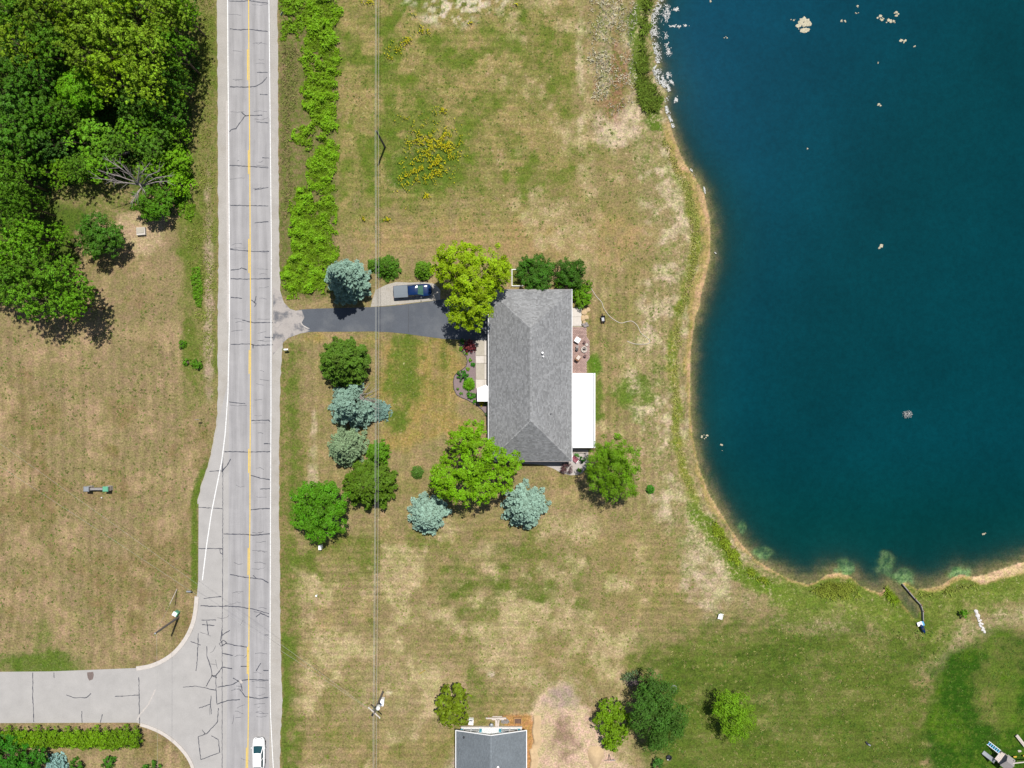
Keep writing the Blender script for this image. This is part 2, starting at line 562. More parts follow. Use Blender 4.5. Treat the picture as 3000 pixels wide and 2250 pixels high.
# photo-pixel outlines (u right, v down) measured on the ground
SHORE = [(1935,0),(1913,32),(1907,95),(1916,136),(1924,177),(1932,190),(1912,203),(1926,240),(1942,250),(1957,269),(1950,291),(1948,316),(1964,351),(1969,373),(1977,399),(1992,437),(2005,468),(2021,494),(2040,519),(2054,543),(2066,567),(2074,606),(2081,635),(2084,681),(2083,729),(2080,772),(2072,801),(2066,830),(2059,850),(2051,900),(2041,922),(2029,1003),(2024,1085),(2024,1180),(2031,1275),(2050,1370),(2081,1451),(2115,1505),(2149,1560),(2178,1599),(2218,1642),(2258,1667),(2298,1689),(2338,1706),(2372,1714),(2397,1706),(2427,1684),(2462,1681),(2497,1691),(2522,1716),(2556,1731),(2586,1739),(2606,1714),(2636,1758),(2666,1793),(2684,1816),(2697,1814),(2699,1778),(2676,1749),(2641,1704),(2666,1714),(2691,1729),(2725,1726),(2765,1716),(2795,1694),(2820,1684),(2845,1691),(2875,1689),(2934,1671),(3000,1649),(3300,1600),(4300,1500),(4600,600),(4300,-600),(2600,-900),(2050,-500),(1960,-150)]
WATER_Z = -0.45

def ground_field(u, v):
    """height, colour and masks at photo-pixel coordinates"""
    d = sdist(SHORE, u, v) * S                      # metres, + in the lake
    wob = (fbm(u, v, 60, 11) - 0.5)
    z = np.zeros_like(u)
    bank = sstep(-5.5, 0.0, d)
    z = z + WATER_Z * bank
    sl_ = np.interp(v, [0, 380, 700, 1000, 1500, 1700], [.5, .36, .15, .26, .2, .13])
    depth = np.where(d > 0, sl_ * d + 0.04 * d ** 2, 0.10 * d)
    z = np.where(d > -0.8, z - np.clip(depth, -0.08, 6.0), z)
    # weed beds standing on the lake floor
    weed = np.zeros_like(u)
    for (cu, cv, ru, rv) in ((2600,1650,36,46),(2484,1664,36,26),(2655,1690,32,26),(2815,1680,34,22),(2240,1620,30,20),(2180,1545,16,20)):
        rr = np.sqrt(((u - cu) / ru) ** 2 + ((v - cv) / rv) ** 2) + (fbm(u, v, 18, 31) - 0.5) * 1.0
        weed = np.maximum(weed, sstep(1.15, 0.55, rr))
    zl = np.minimum(z, WATER_Z)
    z = np.where((d > 0.2), zl + weed * np.clip(WATER_Z - 0.35 - zl, 0, 5), z)

    n1, n2, n3 = fbm(u, v, 140, 1), fbm(u, v, 45, 2), fbm(u, v, 320, 3)
    C = np.zeros(u.shape + (3,))
    G = np.zeros_like(u); P_ = np.zeros_like(u)
    hf = fbm(u, v, 26, 7, 4)
    def setc(w, c, g=None, p=None):
        w = np.clip(w, 0, 1)
        if w.min() < 0.999:                       # ragged rather than airbrushed borders
            w = np.clip(w + (hf - 0.5) * 3.2 * np.sqrt(np.clip(w * (1 - w), 0, 1)), 0, 1)
        C[...] = C * (1 - w[..., None]) + np.array(A(*c)) * w[..., None]
        if g is not None: G[...] = G * (1 - w) + g * w
        if p is not None: P_[...] = P_ * (1 - w) + p * w
    one = np.ones_like(u)
    def ell(cu, cv, ru, rv, soft=0.5, wob_=0.5, sc=50, seed=40):
        rr = np.sqrt(((u - cu) / ru) ** 2 + ((v - cv) / rv) ** 2) + (fbm(u, v, sc, seed) - 0.5) * 2 * wob_
        return sstep(1 + soft, 1 - soft, rr)
    def pol(pts, soft=15, w_=25, sc=40, seed=50):
        return sstep(-soft, soft, sdist(pts, u, v) + (fbm(u, v, sc, seed) - 0.5) * 2 * w_)
    # base: dry lawn with greener drifts
    setc(one, (158, 141, 98), 0.14, 0.13)
    setc(sstep(0.45, 0.62, n1) * 0.55, (150, 138, 84), 0.21, 0.08)
    setc(sstep(0.5, 0.7, n2) * 0.5, (184, 158, 114), 0.1, 0.16)
    # field left of the road
    setc(sstep(650, 600, u) * 0.75, (157, 138, 101), 0.14, 0.12)
    setc(sstep(650, 600, u) * sstep(0.52, 0.66, fbm(u, v, 110, 61)) * 0.6, (146, 126, 84), 0.18)
    setc(sstep(650, 600, u) * sstep(0.5, 0.66, fbm(u, v, 70, 62)) * 0.55, (184, 158, 120), 0.08)
    setc(ell(120, 1950, 130, 40) * 0.9, (92, 118, 42), 0.35)
    setc(ell(125, 1880, 30, 70) * 0.5, (108, 122, 52), 0.3)
    # woodland floor and the rough clearing in it
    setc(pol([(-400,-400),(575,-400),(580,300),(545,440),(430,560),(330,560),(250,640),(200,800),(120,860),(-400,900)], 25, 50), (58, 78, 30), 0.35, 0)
    setc(pol([(110,540),(300,520),(400,560),(400,640),(300,640),(210,600),(110,620)], 25, 40), (150, 136, 92), 0.3, 0.12)
    setc(pol([(350,630),(470,610),(480,720),(420,760),(350,720)], 14, 20), (190, 165, 130), 0.1, 0.2)
    # verge left of the road
    vl = sstep(510, 545, u + wob * 40) * sstep(645, 632, u) * sstep(1250, 1080, v)
    setc(vl, (142, 134, 82), 0.24, 0.12)
    setc(vl * sstep(0.48, 0.62, fbm(u, v * 0.35, 40, 71)) * 0.7, (112, 122, 50), 0.28)
    setc(vl * ell(612, 900, 12, 300, 0.6, 0.6, 25), (176, 156, 128), 0.1, 0.2)
    setc(sstep(1300, 1420, v) * sstep(16, 2, np.abs(u - np.interp(v, [1250,1310,1370,1420,1470,1740], [625,612,600,582,570,570]))) * sstep(1760, 1700, v), (98, 118, 40), 0.4)
    # strip right of the road: rough weeds, then lawn
    vr = sstep(810, 822, u) * sstep(1005, 975, u + wob * 30) * sstep(890, 860, v)
    setc(vr, (140, 122, 88), 0.3, 0.1)
    vr2 = sstep(815, 823, u) * sstep(905, 850, u + wob * 30) * sstep(1000, 1010, v)
    setc(vr2 * 0.8, (146, 130, 84), 0.3, 0.08)
    setc(vr2 * sstep(30, 5, np.abs(u - 865 - wob * 20)) * 0.55, (112, 118, 56), 0.34)
    setc(sstep(0, 8, u - np.interp(v, [1000,1100,1300,1500,1750,1950,2250], [831,824,820,820,823,826,824])) * sstep(34, 12, u - np.interp(v, [1000,2250], [826, 824]) + wob * 30) * sstep(1750, 1950, v) * 0.9, (96, 116, 42), 0.38)
    setc((ell(915, 1380, 12, 60, 0.6, 0.9, 25) + ell(920, 1240, 8, 40, 0.6, 0.9, 25)) * 0.55, (200, 182, 150), 0.05, 0.25)
    # north meadow
    nm = sstep(975, 1010, u) * sstep(1780, 1640, u + wob * 90) * sstep(780, 480, v + wob * 200)
    setc(nm * 0.85, (138, 133, 72), 0.24, 0.14)
    setc(0.8 * nm * sstep(0.36, 0.56, fbm(u, v, 130, 81)) * sstep(1800, 1420, u + wob * 200) * 0.9, (108, 126, 40), 0.3, 0.06)
    setc(nm * sstep(0.42, 0.6, fbm(u, v, 60, 83)) * 0.75, (166, 148, 96), 0.14, 0.17)
    setc(ell(1230, 480, 80, 70, 0.5, 0.5) * 0.7, (82, 112, 34), 0.36)
    setc(ell(1180, 530, 36, 28, 0.5, 0.5), (74, 116, 30), 0.4)
    setc(ell(1340, 10, 120, 50, 0.6, 0.6, 30) * sstep(0.4, 0.6, fbm(u, v, 14, 85)), (220, 208, 186), 0.0, 0.3)
    setc(ell(1500, 700, 420, 60, 0.5, 0.5) * 0.7, (176, 150, 102), 0.1, 0.12)
    # front lawn
    fl = pol([(900,990),(1300,1005),(1350,1080),(1330,1200),(1400,1260),(1260,1290),(1130,1330),(1110,1000)], 20, 25)
    setc(fl * 0.8, (172, 148, 86), 0.18, 0.14)
    setc(ell(1185, 1080, 45, 110, 0.5, 0.6, 40) * 0.85, (112, 126, 46), 0.36)
    setc(ell(1165, 1225, 30, 45, 0.5, 0.6, 30) * 0.85, (104, 122, 44), 0.36)
    setc(ell(1290, 1080, 30, 90, 0.5, 0.6, 30) * 0.5, (128, 126, 60), 0.32)
    # back lawn and its watered patches
    setc(ell(1860, 1140, 60, 45, 0.5, 0.7, 30), (102, 140, 38), 0.42)
    setc(ell(1875, 1195, 22, 45, 0.5, 0.6, 30) * 0.9, (98, 136, 36), 0.4)
    setc(ell(1740, 1075, 22, 40, 0.5, 0.6, 20), (96, 146, 32), 0.4)
    setc(ell(1750, 1180, 14, 60, 0.5, 0.6, 20) * 0.7, (110, 135, 50), 0.4)
    # centre field
    setc(ell(1480, 1740, 240, 110, 0.6, 0.6) * sstep(0.3, 0.6, fbm(u * 0.4, v, 30, 91)) * 0.8, (106, 118, 48), 0.3)
    setc(ell(1100, 1620, 180, 60, 0.5, 0.6) * 0.5, (126, 126, 62), 0.3)
    setc(ell(900, 1680, 50, 60, 0.5, 0.6) * 0.6, (110, 120, 50), 0.33)
    setc(ell(1200, 2020, 220, 90, 0.5, 0.6) * 0.5, (182, 162, 122), 0.14, 0.15)
    setc(sstep(0.56, 0.7, fbm(u, v * 0.3, 60, 93)) * sstep(1500, 1600, v) * sstep(1800, 1500, u) * sstep(860, 900, u) * 0.45, (124, 122, 62), 0.3)
    pale = sstep(0.48, 0.66, fbm(u, v, 90, 141)) * sstep(1450, 1600, v) * sstep(1950, 1800, u) * sstep(840, 900, u)
    setc(pale * 0.7, (196, 176, 132), 0.1, 0.22)
    setc(sstep(0.52, 0.68, fbm(u, v, 75, 143)) * sstep(1400, 1560, u) * sstep(2000, 1900, u) * sstep(1500, 1300, v) * 0.55, (190, 170, 126), 0.12, 0.22)
    # shore band
    dd = -d / S + wob * 40
    sh = sstep(210, 120, dd) * (u > 1500)
    setc(sh * 0.55, (168, 152, 112), 0.3, 0.2)
    setc(sh * sstep(0.52, 0.63, fbm(u, v, 50, 101)) * sstep(1560, 1480, v) * 0.6, (206, 188, 158), 0.16, 0.3)
    setc(ell(1800, 370, 55, 45, 0.5, 0.7, 30), (208, 188, 160), 0.1, 0.3)
    setc(ell(1985, 560, 30, 70, 0.6, 0.8, 30) * 0.8 + ell(2075, 1640, 60, 140, 0.8, 1.0, 40) * 0.5, (208, 190, 160), 0.2, 0.3)
    setc(ell(1800, 230, 45, 110, 0.5, 0.6, 40), (158, 122, 90), 0.25, 0.15)
    setc(ell(1770, 130, 22, 160, 0.5, 0.7, 30) * 0.8, (166, 152, 122), 0.28, 0.25)
    setc(ell(1700, 160, 8, 190, 0.8, 1.2, 22) * 0.5, (212, 192, 158), 0.1, 0.3)
    setc(sstep(75, 55, dd) * sstep(28, 46, dd) * sstep(480, 560, v) * (u > 1500) * 0.85, (146, 148, 60), 0.3, 0.18)
    setc(sstep(72, 50, dd) * sstep(16, 30, dd) * (v < 380) * (u > 1500), (92, 118, 38), 0.4)
    setc(sstep(95, 60, dd) * sstep(24, 40, dd) * sstep(1450, 1520, v) * sstep(2330, 2250, u), (112, 142, 34), 0.4)
    setc(sstep(150, 60, dd) * sstep(1640, 1700, v) * sstep(2250, 2320, u) * 0.85, (126, 142, 58), 0.36, 0.14)
    setc(sstep(190, 140, dd) * sstep(100, 135, dd) * sstep(1640, 1700, v) * sstep(2200, 2300, u) * 0.6, (180, 164, 126), 0.3, 0.25)
    bw = np.interp(v, [330, 500, 850, 950, 1450, 1600], [20, 34, 30, 16, 16, 4]) * (u < 2300) + np.interp(u, [2300, 2420, 2470, 2530, 2620, 2660, 2700, 2780, 2850, 2930, 3000], [4, 8, 16, 4, 6, 14, 4, 12, 16, 30, 34]) * (u >= 2300)
    setc(sstep(bw + 5, bw - 4, dd) * (u > 1500) * sstep(330, 420, v) * 0.9, (182, 160, 100), 0.2, 0.1)
    setc(sstep(bw * 0.35 + 3, bw * 0.35 - 2, dd) * (u > 1500) * sstep(330, 400, v) * 0.9, (204, 170, 128), 0.0, 0.0)
    setc(sstep(bw, bw - 8, dd) * (u > 2850), (224, 192, 150), 0, 0)
    # lake floor
    bed = (d > 0.0)
    setc(bed * 1.0, (150, 128, 92), 0, 0)
    setc(bed * sstep(0.4, 0.6, fbm(u, v, 16, 111)) * 0.5, (112, 104, 72))
    setc(bed * sstep(0.2, 3.0, d), (92, 100, 76))
    setc(bed * weed, (158, 176, 118))
    setc(bed * weed * sstep(0.5, 0.62, fbm(u, v, 9, 113)) * 0.8, (98, 122, 82))
    # south-east lawn
    se = pol([(1900,1900),(2050,1840),(2250,1815),(2450,1850),(2720,1830),(2720,2600),(1900,2600)], 70, 60, 80)
    setc(se * 0.95, (98, 112, 42), 0.3, 0.12)
    setc(se * sstep(0.42, 0.62, fbm(u * 0.5, v, 70, 121)) * 0.9, (80, 98, 34), 0.3, 0.1)
    setc(se * sstep(0.5, 0.66, fbm(u * 0.35, v, 40, 123)) * 0.35, (150, 142, 88), 0.2, 0.16)
    sr = pol([(2735,1960),(2790,1900),(2920,1860),(3400,1800),(3600,2800),(2710,2800),(2715,2150)], 30, 25, 60)
    setc(sr, (54, 92, 16), 0.2, 0.0)
    setc(sr * ell(2930, 1990, 70, 130, 0.5, 0.5, 70) * 0.7, (132, 128, 72), 0.3, 0.12)
    setc(sr * sstep(0.5, 0.62, fbm(u, v, 80, 127)) * 0.6, (84, 116, 24), 0.26)
    # building site beside the second house
    setc(pol([(1545,2085),(1590,2030),(1640,2005),(1700,2040),(1745,2110),(1770,2180),(1800,2195),(1850,2260),(1850,2400),(1540,2400)], 14, 34, 40), (224, 194, 164), 0.0, 0.05)
    setc(pol([(1200,2400),(1290,2300),(1340,2190),(1345,2400)], 15, 20), (190, 172, 146), 0.12, 0.1)
    setc(ell(1640, 2050, 40, 32, 0.6, 0.7) * .8, (182, 162, 142), 0.0, 0.02)
    setc(ell(1650, 2170, 40, 60, 0.5, 0.9, 30) * 0.8, (166, 140, 116), 0.0, 0)
    setc(ell(1600, 2150, 22, 70, 0.5, 0.9, 24) * 0.7, (214, 188, 152), 0.0, 0)
    ring = np.sqrt((u - 1640) ** 2 + (v - 2075) ** 2)
    for rad in (75, 95, 110):
        setc(sstep(7, 2, np.abs(ring - rad + wob * 10)) * (v < 2100) * 0.35, (184, 166, 132), 0.1, 0.1)
    setc(pol([(1480,2098),(1560,2095),(1565,2300),(1540,2300),(1480,2130)], 6, 6, 20), (200, 150, 96), 0, 0)
    setc(ell(1440, 1975, 12, 8) + ell(1140, 2030, 10, 6), (214, 196, 168), 0, 0.2)
    # mowing streaks
    ns_ = fbm(u * 0.25, v, 30, 131) * 1.2
    ns2 = fbm(u, v * 0.25, 30, 133) * 1.2
    st = 1 + (0.17 * np.sin(v / 21.0 * 2 * np.pi + 9 * n3) * ns_ * ((u < 1550) | (u > 1860)) * sstep(1450, 1550, v) * (u > 850) + 0.13 * np.sin(u / 30.0 * 2 * np.pi + 9 * n3) * ns2 * (u < 560) * sstep(900, 1000, v)
              + 0.16 * np.sin(v / 24.0 * 2 * np.pi + 8 * n3) * ns_ * (v < 720) * (u > 1010) * sstep(1700, 1500, u) + 0.2 * np.sin(u / 26.0 * 2 * np.pi + 3 * n3) * ns2 * (u > 1690) * sstep(2000, 1960, u) * sstep(750, 850, v) * (v < 1500)
              + 0.10 * np.sin(u / 28.0 * 2 * np.pi + 3 * n3) * ns2 * (u > 825) * (u < 1400) * (v > 1000) * (v < 1500))
    C *= st[..., None] * np.where(d > 0, 1.0, 0.87)[..., None]
    return z, d, np.clip(C, 0, 1), G, P_

# ------------------------------------------------------------------ ground (one sheet out to the horizon) and lake
def axis(lo, hi, step):
    core = np.arange(lo, hi + 1e-6, step)
    far = np.array([6, 14, 26, 45, 75, 120, 220, 500, 1200, 2500.0])
    return np.concatenate([lo - far[::-1], core, hi + far])

gx, gy = axis(-82, 82, 0.3), axis(-62, 62, 0.3)
GX, GY = np.meshgrid(gx, gy, indexing='ij')
GU, GV = GX / S + 1500, 1125 - GY / S
GZ, GD, GC, GG, GP = ground_field(GU, GV)
nx, ny = len(gx), len(gy)
idx = np.arange(nx * ny).reshape(nx, ny)
quads = np.stack([idx[:-1, :-1], idx[1:, :-1], idx[1:, 1:], idx[:-1, 1:]], -1).reshape(-1, 4)
col4 = np.concatenate([GC.reshape(-1, 3), np.ones((nx * ny, 1))], 1)
msk4 = np.stack([GG.ravel(), GP.ravel(), np.zeros(nx * ny), np.ones(nx * ny)], 1)
me = np_mesh('ground', np.stack([GX.ravel(), GY.ravel(), GZ.ravel()], 1), quads, M['ground'],
             {'Col': ('POINT', 'FLOAT_COLOR', col4), 'Mask': ('POINT', 'FLOAT_COLOR', msk4)}, True)
tag(link('ground', me), 'dry tan lawn with green patches around the house and lake', None, None, 'structure')

wet = (GD > -1.2)
keep = wet[:-1, :-1] & wet[1:, :-1] & wet[1:, 1:] & wet[:-1, 1:]
wq = quads.reshape(nx - 1, ny - 1, 4)[keep]
used, inv = np.unique(wq.ravel(), return_inverse=True)
wv = np.stack([GX.ravel()[used], GY.ravel()[used], np.full(len(used), WATER_Z)], 1)
dep = WATER_Z - GZ.ravel()[used]
op = np.clip(1 - np.exp(-1.5 * np.clip(dep - 0.05, 0, 9)), 0, 1)
op = np.where(dep > 1.2, np.maximum(op, 0.0), op)
wu, wvv = GU.ravel()[used], GV.ravel()[used]
tb = sstep(1900, 2900, wu + (wvv - 300) * 0.55) [:, None]
wcol = np.array(A(0, 67, 89)) * (1 - tb) + np.array(A(0, 60, 69)) * tb
t2 = sstep(1250, 1650, wvv)[:, None]
wcol = wcol * (1 - t2) + np.array(A(0, 58, 57)) * t2
sh = np.exp(-np.clip(dep - 0.4, 0, 9) * 0.55)[:, None]
wcol = wcol * (1 - sh * 0.75) + np.array(A(14, 70, 70)) * sh * 0.75
wme = np_mesh('lake_water', wv, inv.reshape(-1, 4), M['water'],
              {'op': ('POINT', 'FLOAT', op), 'Col': ('POINT', 'FLOAT_COLOR', np.concatenate([wcol, np.ones((len(used), 1))], 1))}, True)
tag(link('water', wme), 'deep teal lake water, clear and shallow along its shore', None, None, 'structure')

def ground_z(u, v):
    i = int(np.clip(np.searchsorted(gx, (u - 1500) * S), 0, nx - 1))
    j = int(np.clip(np.searchsorted(gy, (1125 - v) * S), 0, ny - 1))
    return float(GZ[i, j])

# ------------------------------------------------------------------ roads
def interp_line(tab, v):
    return float(np.interp(v, [p[1] for p in tab], [p[0] for p in tab]))
LW = [(666,-300),(667,0),(668,200),(670,400),(672,750),(672,950),(671,1000),(668,1150),(660,1270),(650,1350),(640,1400),(620,1500),(605,1600),(593,1700),(591,1720)]
YC = [(726,-300),(727,0),(728,200),(730,400),(731,600),(732,800),(733,1000),(732,1200),(731,1400),(731,1500),(730,1600),(728,1850),(727,2000),(726,2120),(724,2250),(718,2600)]
RW = [(786,-300),(788,0),(790,200),(793,500),(795,700),(794,1000),(794,1200),(793,1400),(792,1700),(791,2000),(793,2100),(798,2200),(801,2250),(812,2600)]
LE = [(634,-300),(636,0),(638,400),(640,750),(638,900),(638,1200),(633,1250),(622,1310),(608,1370),(590,1420),(578,1470),(577,1700),(577,1760)]
RE = [(811,-300),(813,0),(815,400),(818,750),(822,860),(832,885),(838,940),(836,995),(829,1004),(822,1100),(818,1300),(818,1500),(821,1750),(823,1950),(828,2040),(822,2150),(820,2250),(824,2600)]
def jag(tab, amp, step, seed, lo, hi):
    rg = random.Random(seed)
    return [(interp_line(tab, v) + rg.uniform(-amp, amp), v) for v in np.arange(lo, hi, step)]
def xy(pts, z=0.0): return [tuple(P(u, v, z)[:2]) for u, v in pts]

sg = MB().sheet(xy(jag(LE, 1.6, 12, 1, -300, 1480)) + xy([(700, 1480), (700, -300)]), 0.006)
tag(sg.build('gravel_shoulder', M['shoulder']), 'pale gravel shoulder between the road and the wooded verge', None, None, 'structure')
sg = MB().sheet(xy(jag(RE, 1.6, 12, 2, -300, 2600)) + xy([(760, 2600), (760, -300)]), 0.006)
tag(sg.build('gravel_shoulder', M['shoulder']), 'pale gravel shoulder between the road and the house lawn', None, None, 'structure')

# main road: strip with lane UVs
def road_left(v):
    if v < 1000: return interp_line(LW, v) - 3
    if v < 1480: return min(interp_line(LW, v) - 3, max(interp_line(LE, v) + 8, 577.0) if v > 1200 else 700)
    return 577.0 if v < 1760 else 570.0
vs, fs, uvs = [], [], []
rows = list(np.arange(-300, 2601, 20))
for v in rows:
    c = interp_line(YC, v)
    for k in range(9):
        t = k / 8
        u = (c - 61) * (1 - t) + (c + 64) * t
        vs.append(tuple(P(u, v)[:2]) + (0.018,))
        uvs.append((t, v * S))
for i in range(len(rows) - 1):
    for k in range(8):
        fs.append((i * 9 + k, (i + 1) * 9 + k, (i + 1) * 9 + k + 1, i * 9 + k + 1))
me = bpy.data.meshes.new('road')
me.from_pydata(vs, [], fs)
uvl = me.uv_layers.new(name='lane')
for lp in me.loops: uvl.data[lp.index].uv = uvs[lp.vertex_index]
me.materials.append(M['road'])
road = tag(link('road', me), 'grey two lane asphalt road with yellow centre line', None, None, 'structure')
# widening lane and side street, one paved sheet a little lower
wid = [(672, 1100)] + [(u + 4, v) for u, v in LE if v >= 1230 and v <= 1700] + [(577,1745),(573,1790),(567,1830),(550,1870),(520,1905),(480,1935),(440,1951),(400,1957),(150,1967),(-500,1972),(-500,2120),(400,2117),(430,2127),(470,2143),(510,2168),(545,2205),(565,2240),(580,2290),(590,2600),(700,2600),(700,1100)]
side = tag(MB().sheet(xy(wid), 0.012).build('side_road', M['side_asphalt']), 'pale worn side street opening onto the main road', None, None, 'structure')

def smooth_line(tab, lo, hi, step=25):
    return [P(interp_line(tab, v), v) for v in np.arange(lo, hi + 1, step)]
MB().strip(smooth_line(LW, -300, 1720), 0.15, 0.0245).build('edge_line', M['white_paint'], road)
MB().strip(smooth_line(RW, -300, 2600), 0.125, 0.0245).build('edge_line', M['white_paint'], road)
YT = lambda off: [P(interp_line(YC, v) + off, v) for v in np.arange(-300, 2601, 25)]
MB().strip(YT(1.5), 0.15, 0.0245).build('centre_line', M['yellow_paint'], road)
for lo, hi in ((145, 240), (440, 520), (700, 805), (1025, 1100), (1315, 1390), (1605, 1690), (1895, 1980), (2190, 2330)):
    MB().strip([P(interp_line(YC, v) - 2.6, v) for v in np.arange(lo, hi, 10)], 0.15, 0.0245).build('passing_line', M['yellow_paint'], road)

# sealed cracks, listed in the coordinates of three enlarged photo tiles (2.212 per pixel)
CR = {0: [[(1478,5),(1545,10),(1620,5),(1740,22)],[(1490,187),(1550,195),(1610,190),(1735,205)],[(1490,563),(1600,565),(1660,560),(1700,535),(1730,500)],[(1487,855),(1500,840),(1530,835),(1560,790),(1590,750),(1700,747)],[(1565,725),(1595,755)],[(1487,1072),(1560,1075),(1640,1080),(1740,1088)],[(1490,1330),(1600,1333),(1740,1335)],[(1490,1615),(1550,1622),(1640,1630),(1745,1630)],[(1665,470),(1735,470)],[(1685,612),(1735,614)],[(1660,790),(1740,797)],[(1650,1230),(1740,1215)],[(1650,1445),(1740,1437)],[(1700,1022),(1745,1025)]],
      750: [[(1495,92),(1540,88),(1565,78),(1600,90)],[(1495,147),(1600,150),(1750,147)],[(1495,268),(1570,275)],[(1630,285),(1660,310),(1650,330)],[(1660,260),(1650,300)],[(1570,415),(1640,432),(1770,432)],[(1495,572),(1620,570),(1660,580),(1770,575)],[(1640,600),(1640,575)],[(1715,525),(1770,530)],[(1485,945),(1590,957)],[(1630,1067),(1740,1063),(1755,1075)],[(1455,1268),(1600,1270),(1755,1268)],[(1710,1217),(1755,1217)],[(1625,1422),(1690,1440),(1750,1450)],[(1435,1400),(1470,1360),(1495,1315)],[(1445,1340),(1440,1400)],[(1685,1510),(1750,1507)],[(1285,1628),(1440,1637)],[(1625,1645),(1690,1637),(1750,1637)],[(1355,1395),(1435,1390)]],
      1500: [[(1450,142),(1600,145),(1640,150),(1755,142)],[(1285,237),(1440,237)],[(1425,240),(1445,240),(1443,275),(1428,265),(1425,240)],[(1490,405),(1600,425),(1700,435),(1740,460)],[(1640,410),(1660,430)],[(1320,560),(1435,547)],[(1300,607),(1380,612),(1440,610),(1530,612),(1640,628),(1745,660)],[(1660,680),(1690,655),(1745,680)],[(1340,705),(1350,795)],[(1310,730),(1390,735)],[(1305,700),(1400,700)],[(1440,800),(1490,765)],[(1425,850),(1450,830),(1470,850),(1430,870),(1420,850)],[(1460,850),(1530,865),(1600,875)],[(1440,915),(1510,930)],[(1285,785),(1283,870),(1275,1000),(1270,1030)],[(1340,870),(1340,930),(1365,1000),(1375,1060),(1335,1130)],[(1235,838),(1300,862)],[(1370,1060),(1400,1060),(1440,1005),(1505,1015)],[(1400,1060),(1400,1160),(1405,1240)],[(1375,1060),(1405,1075)],[(1185,1135),(1270,1128),(1400,1155)],[(1410,1135),(1500,1120),(1545,1095),(1600,1085),(1740,1090)],[(1510,1075),(1560,1105),(1570,1160)],[(1555,1150),(1590,1195),(1680,1210),(1740,1200)],[(1405,1245),(1480,1220),(1555,1215)],[(1290,1270),(1365,1245),(1368,1190)],[(1365,1245),(1370,1310)],[(1415,1270),(1410,1360),(1340,1435),(1285,1455)],[(1310,1410),(1330,1440)],[(1285,1455),(1300,1600)],[(1370,1450),(1415,1475),(1425,1560)],[(1300,1605),(1420,1560)],[(900,1070),(905,1370)],[(213,1040),(213,1200),(220,1360)],[(350,1040),(352,1075)],[(530,1290),(533,1365)],[(650,1365),(665,1310)],[(430,1185),(480,1203),(560,1203),(590,1175)],[(745,1195),(905,1185)],[(1660,1030),(1690,980)],[(1560,1000),(1610,1000)],[(1705,1025),(1740,1027)],[(1715,797),(1740,797)],[(1440,760),(1430,830),(1445,870)]]}
rgc = random.Random(5)
def crack_line(pts, w, par, mat, z):
    fine = []
    for i in range(len(pts) - 1):
        (u0, v0), (u1, v1) = pts[i], pts[i + 1]
        n = max(1, int(math.hypot(u1 - u0, v1 - v0) / 5))
        for k in range(n):
            t = k / n
            j = 0 if (i == 0 and k == 0) else 0.7
            fine.append(P(u0 + (u1 - u0) * t + rgc.uniform(-j, j), v0 + (v1 - v0) * t + rgc.uniform(-j, j)))
    fine.append(P(*pts[-1]))
    MB().strip(fine, [w * rgc.uniform(0.55, 1.25) for _ in fine], z).build('crack', mat, par)
for off, lines in CR.items():
    for ln in lines:
        pts = [(x / 2.212, off + y / 2.212) for x, y in ln]
        on_side = max(p[0] for p in pts) < 665
        crack_line(pts, 0.15 if not on_side else 0.12, side if on_side else road, M['crack'], 0.022)
for k in range(70):                              # hairline transverse cracks between the sealed ones
    v = rgc.uniform(-20, 2240)
    c_ = interp_line(YC, v)
    lane = rgc.choice((-1, 1, 1))
    a_ = c_ + lane * rgc.uniform(8, 30)
    b_ = c_ + lane * rgc.uniform(34, 60)
    crack_line([(a_, v), ((a_ + b_) / 2, v + rgc.uniform(-3, 3)), (b_, v + rgc.uniform(-5, 5))], 0.05, road, M['crack'], 0.0205)
for k in range(14):                              # crazing round the junction
    u_, v_ = rgc.uniform(585, 715), rgc.uniform(1760, 2230)
    an = rgc.choice((0, 1.57)) + rgc.uniform(-.5, .5)
    pts = [(u_, v_)]
    for _ in range(rgc.choice((2, 3, 4))):
        an += rgc.uniform(-.5, .5)
        u_ += math.cos(an) * 9; v_ += math.sin(an) * 9
        pts.append((u_, v_))
    crack_line(pts, 0.05, road, M['crack'], 0.0207)
crack_line([(653, 1330), (653, 1500), (652.5, 1700), (651, 1850), (651, 2250), (650, 2500)], 0.09, road, M['crack'], 0.0225)
crack_line([(402, 2110), (411, 2092), (434, 2065), (456, 2020)], 0.22, side, M['pale_patch'], 0.0225)
MB().sheet(xy([(255,1970),(273,1968),(275,1978),(272,1990),(262,1994),(257,1985)]), 0.02).build('tar_patch', M['patch'], side)
MB().sheet(xy([(700,1745+250),(706,1990),(712,2000),(706,2003)]), 0.0225).build('sealed_patch', M['pale_patch'], road)
# fresh grey seal strip along the left edge line
MB().strip([P(interp_line(LW, v) - 4, v) for v in np.arange(296, 960, 24)], 0.34, 0.0215).build('sealed_patch', M['pale_patch'], road)

